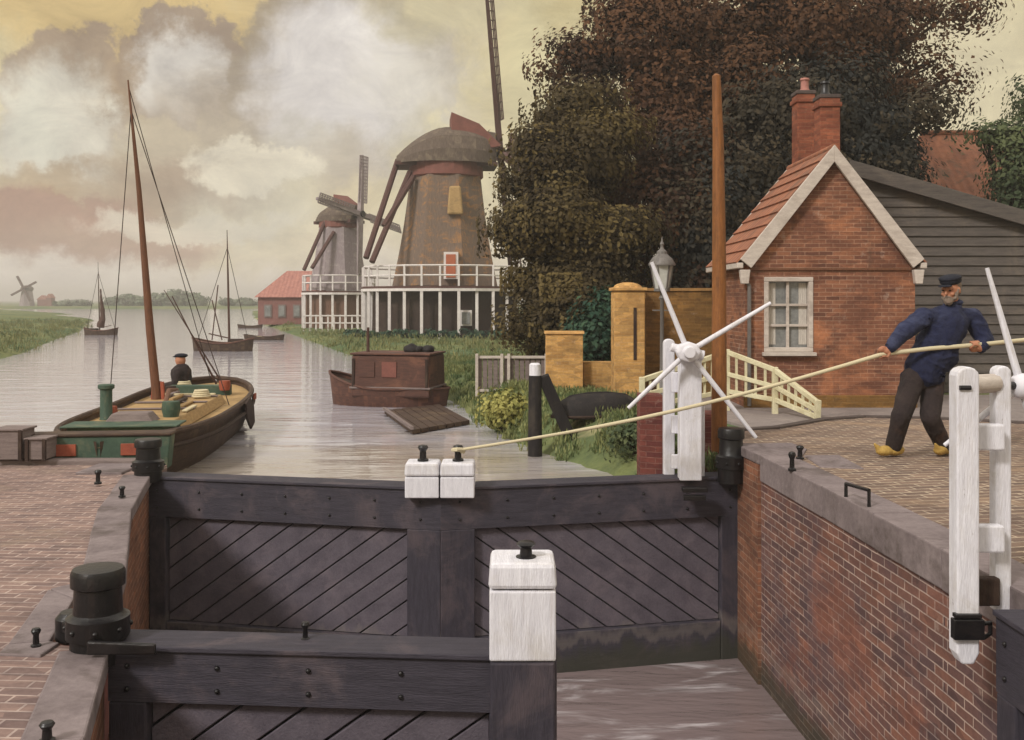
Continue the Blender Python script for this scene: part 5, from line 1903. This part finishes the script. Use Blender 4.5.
# tiny mill and farm on the far left horizon
D3 = 300.0
p3 = W(27, 303, D3)
t = thing('windmill', (p3.x, D3, -.1), 'tiny distant windmill on the far left horizon', 'windmill')
MB().lathe([(2.3, -.3), (1.5, 4.6)], (p3.x, D3, 0), 8, smooth=False).build('smock_tower', mt['thatch_hazed_sail'], t)
MB().ell((p3.x, D3, 4.8), (1.9, 1.6, 1.1), None, 12, 8).build('cap', mt['cap'], t)
for k in range(4):
    a_ = R(28) + k * math.pi / 2
    dr = Vector((math.cos(a_), 0, math.sin(a_)))
    MB().bar(Vector((p3.x, D3 - 2.0, 4.9)), Vector((p3.x, D3 - 2.0, 4.9)) + dr * 4.2, .5, .7, up=(0, 1, 0)).build('sail', mt['millwood'], t)
for px, w_, h_, lb in ((42, 2.6, 1.9, 'low distant barn just right of the tiny windmill'), (49, 1.6, 2.4, 'narrow distant shed farther right of the tiny windmill')):
    p = W(px, 300, 300)
    t = thing('barn', (p.x, 300, -.1), lb, 'barn', 'distant farm buildings')
    MB().box((p.x, 301, h_ / 2 - .3), (w_, 2.5, h_)).build('wall', mt['shed'], t)
    MB().prism([(p.x - w_ * .6, 299.6, h_ - .3), (p.x + w_ * .6, 299.6, h_ - .3), (p.x, 299.6, h_ + 1.0)], (0, 2.8, 0)).build('roof', mt['tilered'], t)
# far woods beyond the bend
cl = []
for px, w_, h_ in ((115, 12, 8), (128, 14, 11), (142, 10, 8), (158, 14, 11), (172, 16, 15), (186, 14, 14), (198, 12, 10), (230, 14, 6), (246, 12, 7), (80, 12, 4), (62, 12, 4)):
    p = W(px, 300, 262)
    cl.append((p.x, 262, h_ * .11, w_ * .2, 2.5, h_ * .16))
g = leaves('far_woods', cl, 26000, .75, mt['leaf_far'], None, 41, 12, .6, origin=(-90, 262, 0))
kind(g, 'stuff')

# ------------------------------------------------------------------ trees
def C(px, py, d, rpx, rpy=None, w=1.0, rd_=None):
    p = W(px, py, d)
    r = rpx / F * d
    rz = (rpy or rpx) / F * d
    return (p.x, p.y, p.z, r, rd_ or max(r * .8, .5), rz, w)


tree((W(600, 0, 21.5).x, 21.5, -.2), [
    C(536, 215, 21, 28, 42), C(548, 270, 21, 32, 36), C(560, 170, 21, 42, 44), C(600, 240, 21, 44, 52), C(580, 300, 20.5, 42, 34),
    C(560, 225, 20.4, 40, 40), C(552, 300, 21, 24, 26, .7), C(610, 350, 20.4, 40, 24), C(536, 150, 21, 20, 15, .6), C(556, 120, 21, 22, 15, .6), C(585, 100, 21, 26, 16, .6), C(602, 150, 21, 40, 36), C(520, 185, 21, 14, 12, .5), C(512, 235, 21, 13, 16, .5), C(514, 330, 20.8, 16, 9, .4), C(548, 322, 20.6, 26, 14, .6)],
    115000, .10, mt['leaf_olive'], 'olive tree with drooping foliage between the big windmill and the brown pole', 11, .26, 22, .36)
tree((W(690, 0, 24).x, 24.5, -.2), [
    C(640, 300, 22, 42, 40), C(625, 165, 22.6, 46, 46), C(660, 220, 22.4, 50, 60), C(700, 290, 22, 44, 54), C(690, 160, 22.8, 46, 50),
    C(640, 60, 24, 62, 50), C(720, 20, 24, 80, 52), C(590, 75, 24, 34, 26, .7), C(680, 110, 23.6, 70, 44), C(800, 30, 24, 80, 48), C(740, 90, 23.6, 66, 46), C(650, 5, 24, 44, 30), C(875, 20, 24, 60, 38), C(850, 75, 24, 50, 36),
    C(562, 95, 23.8, 12, 8, .5), C(547, 72, 23.8, 9, 5, .4), C(575, 45, 23.8, 14, 9, .5), C(800, -70, 24.5, 110, 60), C(690, -60, 24.5, 90, 50), C(930, 62, 24, 14, 8, .5), C(950, 80, 24, 13, 8, .5), C(943, 10, 24, 32, 12, .7), C(905, 95, 24, 24, 20, .7)],
    180000, .115, mt['leaf_brown'], 'great copper brown tree whose crown runs off the top of the picture', 12, .34, 14, .46)
tree((W(780, 0, 23).x, 22.6, -.2), [
    C(720, 190, 22.3, 56, 60), C(770, 140, 22.4, 60, 50), C(830, 110, 22.4, 60, 48), C(880, 140, 22.4, 40, 40), C(745, 260, 22, 46, 50), C(700, 240, 22, 40, 50), C(800, 200, 22.2, 70, 50), C(870, 190, 22.6, 46, 30), C(690, 330, 22, 40, 50), C(895, 160, 22.6, 20, 20, .6), C(925, 112, 22.6, 18, 12, .6)],
    100000, .12, mt['leaf_dark'], 'very dark tree directly behind the chimneys of the brick house', 13, .3, 12, .46)
tree((W(1030, 0, 24).x, 24.2, -.2), [
    C(1006, 138, 23.6, 18, 12), C(1045, 160, 23.6, 40, 44), C(985, 132, 23.6, 8, 4, .4), C(1018, 180, 23.4, 14, 22), C(1070, 120, 24, 50, 60), C(1050, 220, 23.6, 40, 40)],
    30000, .12, mt['leaf_green'], 'green tree at the right edge in front of the orange cottage roof', 14, .22, 14, .34)
# ------------------------------------------------------------------ the man hauling on the rope
mdp = 9.6
J = lambda x, y, o=0.0: W(x, y, mdp + o)
hips = J(922, 375, .02)
chest = J(946, 323, .0)
neck = J(953, 303, -.02)
head = J(951, 290, -.07)
shl, shr = J(924, 317, -.07), J(972, 317, .07)
ell_, elr = J(902, 333, -.16), J(985, 340, .02)
wrl, wrr = J(889, 349, -.19), J(980, 349, -.13)
hpl, hpr = J(913, 381, -.03), J(933, 381, .06)
knl, knr = J(901, 416, -.17), J(930, 418, -.13)
anl, anr = J(893, 448, -.02), J(945, 448, .06)
per_o = Vector((hips.x, hips.y, 0.012))

body = MB()
body.cap(hips, chest, .125, .15)
body.cap(chest, neck, .1, .058)
body.cap(shl, shr, .075, .075)
body.cap(neck, head + Vector((0, 0, -.05)), .058, .056)
for a_, b_, c_, s_ in ((shl, ell_, wrl, 0), (shr, elr, wrr, 1)):
    body.cap(a_, b_, .062, .048)
    body.cap(b_, c_, .046, .03)
for a_, b_, c_ in ((hpl, knl, anl), (hpr, knr, anr)):
    body.cap(a_, b_, .088, .062)
    body.cap(b_, c_, .06, .038)
    body.ell(c_ + Vector((-.04, -.02, -.03)), (.05, .035, .025))
# head, turned towards the rope (picture left) and tilted down
look = Vector((-.74, -.62, -.2)).normalized()
sdv = Vector((0, 0, 1)).cross(look).normalized()
upv = look.cross(sdv).normalized()
HR = Matrix((sdv, look, upv)).transposed()
hp = lambda x, y, z: head + HR @ Vector((x, y, z))
body.ell(head + Vector((0, 0, .02)), (.078, .096, .1), HR)
body.ell(hp(0, .03, -.06), (.058, .066, .062), HR)
body.ell(hp(0, .095, -.012), (.014, .022, .024), HR, 10, 8)
body.cap(hp(0, .09, .02), hp(0, .108, -.018), .009, .013, 8)
for sx in (-1, 1):
    body.ell(hp(sx * .079, -.005, -.005), (.011, .02, .032), HR, 10, 8)
    body.ell(hp(sx * .036, .085, .026), (.026, .012, .008), HR, 10, 8)
    body.ell(hp(sx * .042, .07, -.025), (.024, .022, .02), HR, 10, 8)
body.cap(hp(-.022, .087, -.052), hp(.022, .087, -.052), .008, .008, 8)


def hand(wr, grip, axis_dir, palm_from, thumb_sign):
    """palm beside the rope, four fingers curled round it and a thumb closing from the side"""
    ax = Vector(axis_dir).normalized()
    to = (grip - wr)
    to -= ax * to.dot(ax)
    to.normalize()
    up_ = ax.cross(to).normalized()
    if up_.z < 0:
        up_ = -up_
    body.cap(wr, wr.lerp(grip, .45), .03, .032)
    pc = grip - to * .045 + up_ * .004
    Rm = Matrix((ax, to, up_)).transposed()
    body.ell(pc, (.045, .034, .022), Rm)
    for i, (o, L) in enumerate(((-.036, .9), (-.012, 1.03), (.012, 1.0), (.035, .82))):
        r = .0105 if i < 3 else .009
        c = grip + ax * o
        ring = [pc + ax * o * .95 + up_ * .012]
        for an in (150, 95, 40, -15, -70):
            rr = .036 * (1 if an > 0 else .95)
            if an < -20 and L < .95:
                continue
            ring.append(c - to * -math.cos(R(an)) * rr + up_ * math.sin(R(an)) * rr)
        for a_, b_ in zip(ring[:-1], ring[1:]):
            body.cap(a_, b_, r, r * .96, 8)
    th0 = pc + ax * thumb_sign * .04 - up_ * .004
    th1 = grip + ax * thumb_sign * .055 - up_ * .03 - to * .01
    th2 = grip + ax * thumb_sign * .03 - up_ * .036 + to * .022
    body.cap(th0, th1, .0135, .012, 8)
    body.cap(th1, th2, .012, .0095, 8)


rdir = (hand_r - hand_l).normalized()
hand(wrl, hand_l, rdir, None, 1)
hand(wrr, hand_r, rdir, None, -1)
man = fuse(body, 'person', mt['skin'], None, per_o, voxel=.0075, smooth=3)
tag(man, 'man in dark cap, navy jacket and yellow clogs leaning back as he hauls the rope', 'person')

# jacket: torso and sleeves as one garment with folds
jk = MB()
jk.ell(hips.lerp(chest, .02) + Vector((0, 0, -.03)), (.215, .17, .12))
jk.cap(hips.lerp(chest, .1), chest + Vector((0, 0, -.02)), .19, .2)
jk.ell(chest + Vector((0, 0, .0)), (.22, .165, .15))
jk.ell(hips.lerp(chest, .4) + Vector((.03, 0, 0)), (.225, .185, .2))
jk.cap(shl, shr, .09, .09)
jk.cap(chest, neck + Vector((0, 0, -.02)), .14, .08)
for a_, b_, c_ in ((shl, ell_, wrl), (shr, elr, wrr)):
    jk.cap(a_, b_, .098, .082)
    jk.cap(b_, b_.lerp(c_, .86), .08, .056)
def fold(c):
    v = Vector((c.x * 5, c.y * 5, c.z * 4))
    a = 1 - abs(mnoise.noise(Vector((v.x * 1.1 + 3, v.y, v.z * 2.2 + v.x * .8)))) * 2.2
    b = 1 - abs(mnoise.noise(Vector((v.x * 2.6, v.y * 2, v.z * 3.6 - v.x * 1.6)))) * 2.2
    return .015 * a + .002 * b + .0015 * mnoise.noise(c * 30) - .011
jacket = fuse(jk, 'jacket', mt['jacket'], man, voxel=.009, smooth=4, disp=fold)
m = MB()
m.tube([neck + Vector((.075 * math.cos(t_), .07 * math.sin(t_), .012 + .012 * math.sin(t_ * 1))) for t_ in np.linspace(0, 2 * math.pi, 17)], .02, 8)
fuse(m, 'collar', mt['jacket'], jacket, voxel=.008, smooth=2)
for (e_, w_) in ((ell_, wrl), (elr, wrr)):
    m = MB().tube([e_.lerp(w_, .8), e_.lerp(w_, .92)], [.056, .053], 16)
    m.build('cuff', mt['jacket'], jacket)
# trousers
tr = MB()
tr.ell(hips + Vector((0, 0, -.04)), (.165, .14, .13))
for a_, b_, c_ in ((hpl, knl, anl), (hpr, knr, anr)):
    tr.cap(a_ + Vector((0, 0, .02)), b_, .115, .092)
    tr.cap(b_, b_.lerp(c_, .9), .09, .078)
fuse(tr, 'trousers', mt['trousers'], man, voxel=.011, smooth=4, disp=lambda c: .55 * fold(Vector((c.x * 1.4, c.y * 1.4, c.z * .55))))
# cap with peak
cp_ = MB()
cp_.ell(hp(0, -.01, .085), (.098, .112, .045), HR)
cp_.ell(hp(0, -.005, .115), (.105, .115, .034), HR)
capo = fuse(cp_, 'cap', mt['capcloth'], man, voxel=.008, smooth=4)
pk = MB()
pk.ell(hp(0, .105, .06), (.07, .05, .011), HR)
fuse(pk, 'peak', mt['capcloth'], capo, voxel=.006, smooth=2)
# beard, sideburns and hair
bd = MB()
bd.ell(hp(0, .07, -.085), (.048, .038, .052), HR)
for sx in (-1, 1):
    bd.cap(hp(sx * .05, .045, -.07), hp(sx * .072, .012, .0), .024, .015, 10)
    bd.cap(hp(sx * .005, .1, -.042), hp(sx * .034, .085, -.056), .01, .008, 8)
fuse(bd, 'beard', mt['beard'], man, voxel=.0065, smooth=2, disp=lambda c: .006 * mnoise.noise(c * 60))
hr = MB()
hr.ell(hp(0, -.03, .04), (.086, .082, .078), HR)
hr.ell(hp(0, -.055, -.02), (.07, .05, .06), HR)
fuse(hr, 'hair', mt['beard'], man, voxel=.008, smooth=2, disp=lambda c: .004 * mnoise.noise(c * 50))
for sx in (-1, 1):
    MB().ell(hp(sx * .034, .091, .014), (.012, .008, .007), HR, 10, 8).build('eye', mt['eye'], man)
# clogs
for a_, nm in ((anl, 0), (anr, 1)):
    cl_ = MB()
    fdir = Vector((-.93, -.36, 0)).normalized() if nm == 0 else Vector((-.72, -.69, 0)).normalized()
    sdir = Vector((-fdir.y, fdir.x, 0))
    RM = Matrix((fdir, sdir, Vector((0, 0, 1)))).transposed()
    c = Vector((a_.x, a_.y, .012))
    cl_.ell(c - fdir * .02 + Vector((0, 0, .05)), (.11, .066, .055), RM)
    cl_.ell(c + fdir * .1 + Vector((0, 0, .05)), (.1, .058, .05), RM)
    cl_.cap(c + fdir * .16 + Vector((0, 0, .06)), c + fdir * .22 + Vector((0, 0, .12)), .036, .012, 10)
    fuse(cl_, 'clog', mt['clog'], man, voxel=.009, smooth=3)
# the bargeman, standing in the fore hatch so that only his upper half shows
bc = bx(hl - .87, .40, .13)
B_ = lambda x, y, z: bc + Vector((y, -x * .9, z))
bb = MB()
bb.cap(B_(0, 0, -.42), B_(0, 0, .1), .12, .15)
bb.cap(B_(-.16, 0, .13), B_(.16, 0, .13), .075, .075)
bb.cap(B_(0, 0, .14), B_(0, -.01, .27), .055, .052)
bb.ell(B_(0, -.015, .33), (.09, .075, .11))
bb.ell(B_(-.03, -.1, .32), (.025, .016, .02), None, 8, 6)
for sx in (-1, 1):
    bb.ell(B_(sx * .077, -.01, .325), (.02, .01, .03), None, 8, 6)
    bb.cap(B_(sx * .19, 0, .12), B_(sx * .25, -.04, -.08), .055, .045)
    bb.cap(B_(sx * .25, -.04, -.08), B_(sx * .2, -.24, -.1), .042, .03)
    bb.cap(B_(sx * .2, -.24, -.1), B_(sx * .19, -.3, -.1), .032, .03)
    for k in range(4):
        bb.cap(B_(sx * .19 + (k - 1.5) * .02, -.31, -.095), B_(sx * .19 + (k - 1.5) * .021, -.37, -.115), .0095, .008, 8)
    bb.cap(B_(sx * .16, -.29, -.1), B_(sx * .135, -.33, -.115), .011, .009, 8)
    bb.cap(B_(sx * .08, 0, -.42), B_(sx * .09, 0, -.56), .07, .06)
bm = fuse(bb, 'person', mt['skin'], None, B_(0, 0, -.6), voxel=.009, smooth=3)
tag(bm, 'small dark clothed figure standing waist deep in the hatch at the barge\'s bow', 'person')
jb = MB()
jb.cap(B_(0, 0, -.36), B_(0, 0, .1), .16, .18)
jb.cap(B_(-.17, 0, .12), B_(.17, 0, .12), .095, .095)
jb.cap(B_(0, 0, .14), B_(0, 0, .2), .11, .07)
for sx in (-1, 1):
    jb.cap(B_(sx * .19, 0, .11), B_(sx * .25, -.04, -.08), .08, .066)
    jb.cap(B_(sx * .25, -.04, -.08), B_(sx * .205, -.21, -.1), .064, .048)
fuse(jb, 'jacket', mt['trousers'], bm, voxel=.014, smooth=3, disp=fold)
cb = MB()
cb.ell(B_(0, 0, .41), (.115, .1, .04))
cb.ell(B_(0, -.1, .39), (.05, .07, .012))
fuse(cb, 'cap', mt['capcloth'], bm, voxel=.009, smooth=2)
# ------------------------------------------------------------------ the hazy river air
hm = bpy.data.materials.new('haze')
hm.use_nodes = True
hn = NT(hm.node_tree)
hn.n.clear()
ho = hn.new('ShaderNodeOutputMaterial')
pv = hn.new('ShaderNodeVolumePrincipled')
pv.inputs['Color'].default_value = (1, .965, .925, 1)
pv.inputs['Density'].default_value = .0015
pv.inputs['Anisotropy'].default_value = .2
hn.link(pv.outputs[0], ho.inputs['Volume'])
hz = MB().box((0, 1270, 6.5), (3400, 2700, 23)).build('haze', hm, origin=(0, 1270, 0))
kind(hz, 'stuff')
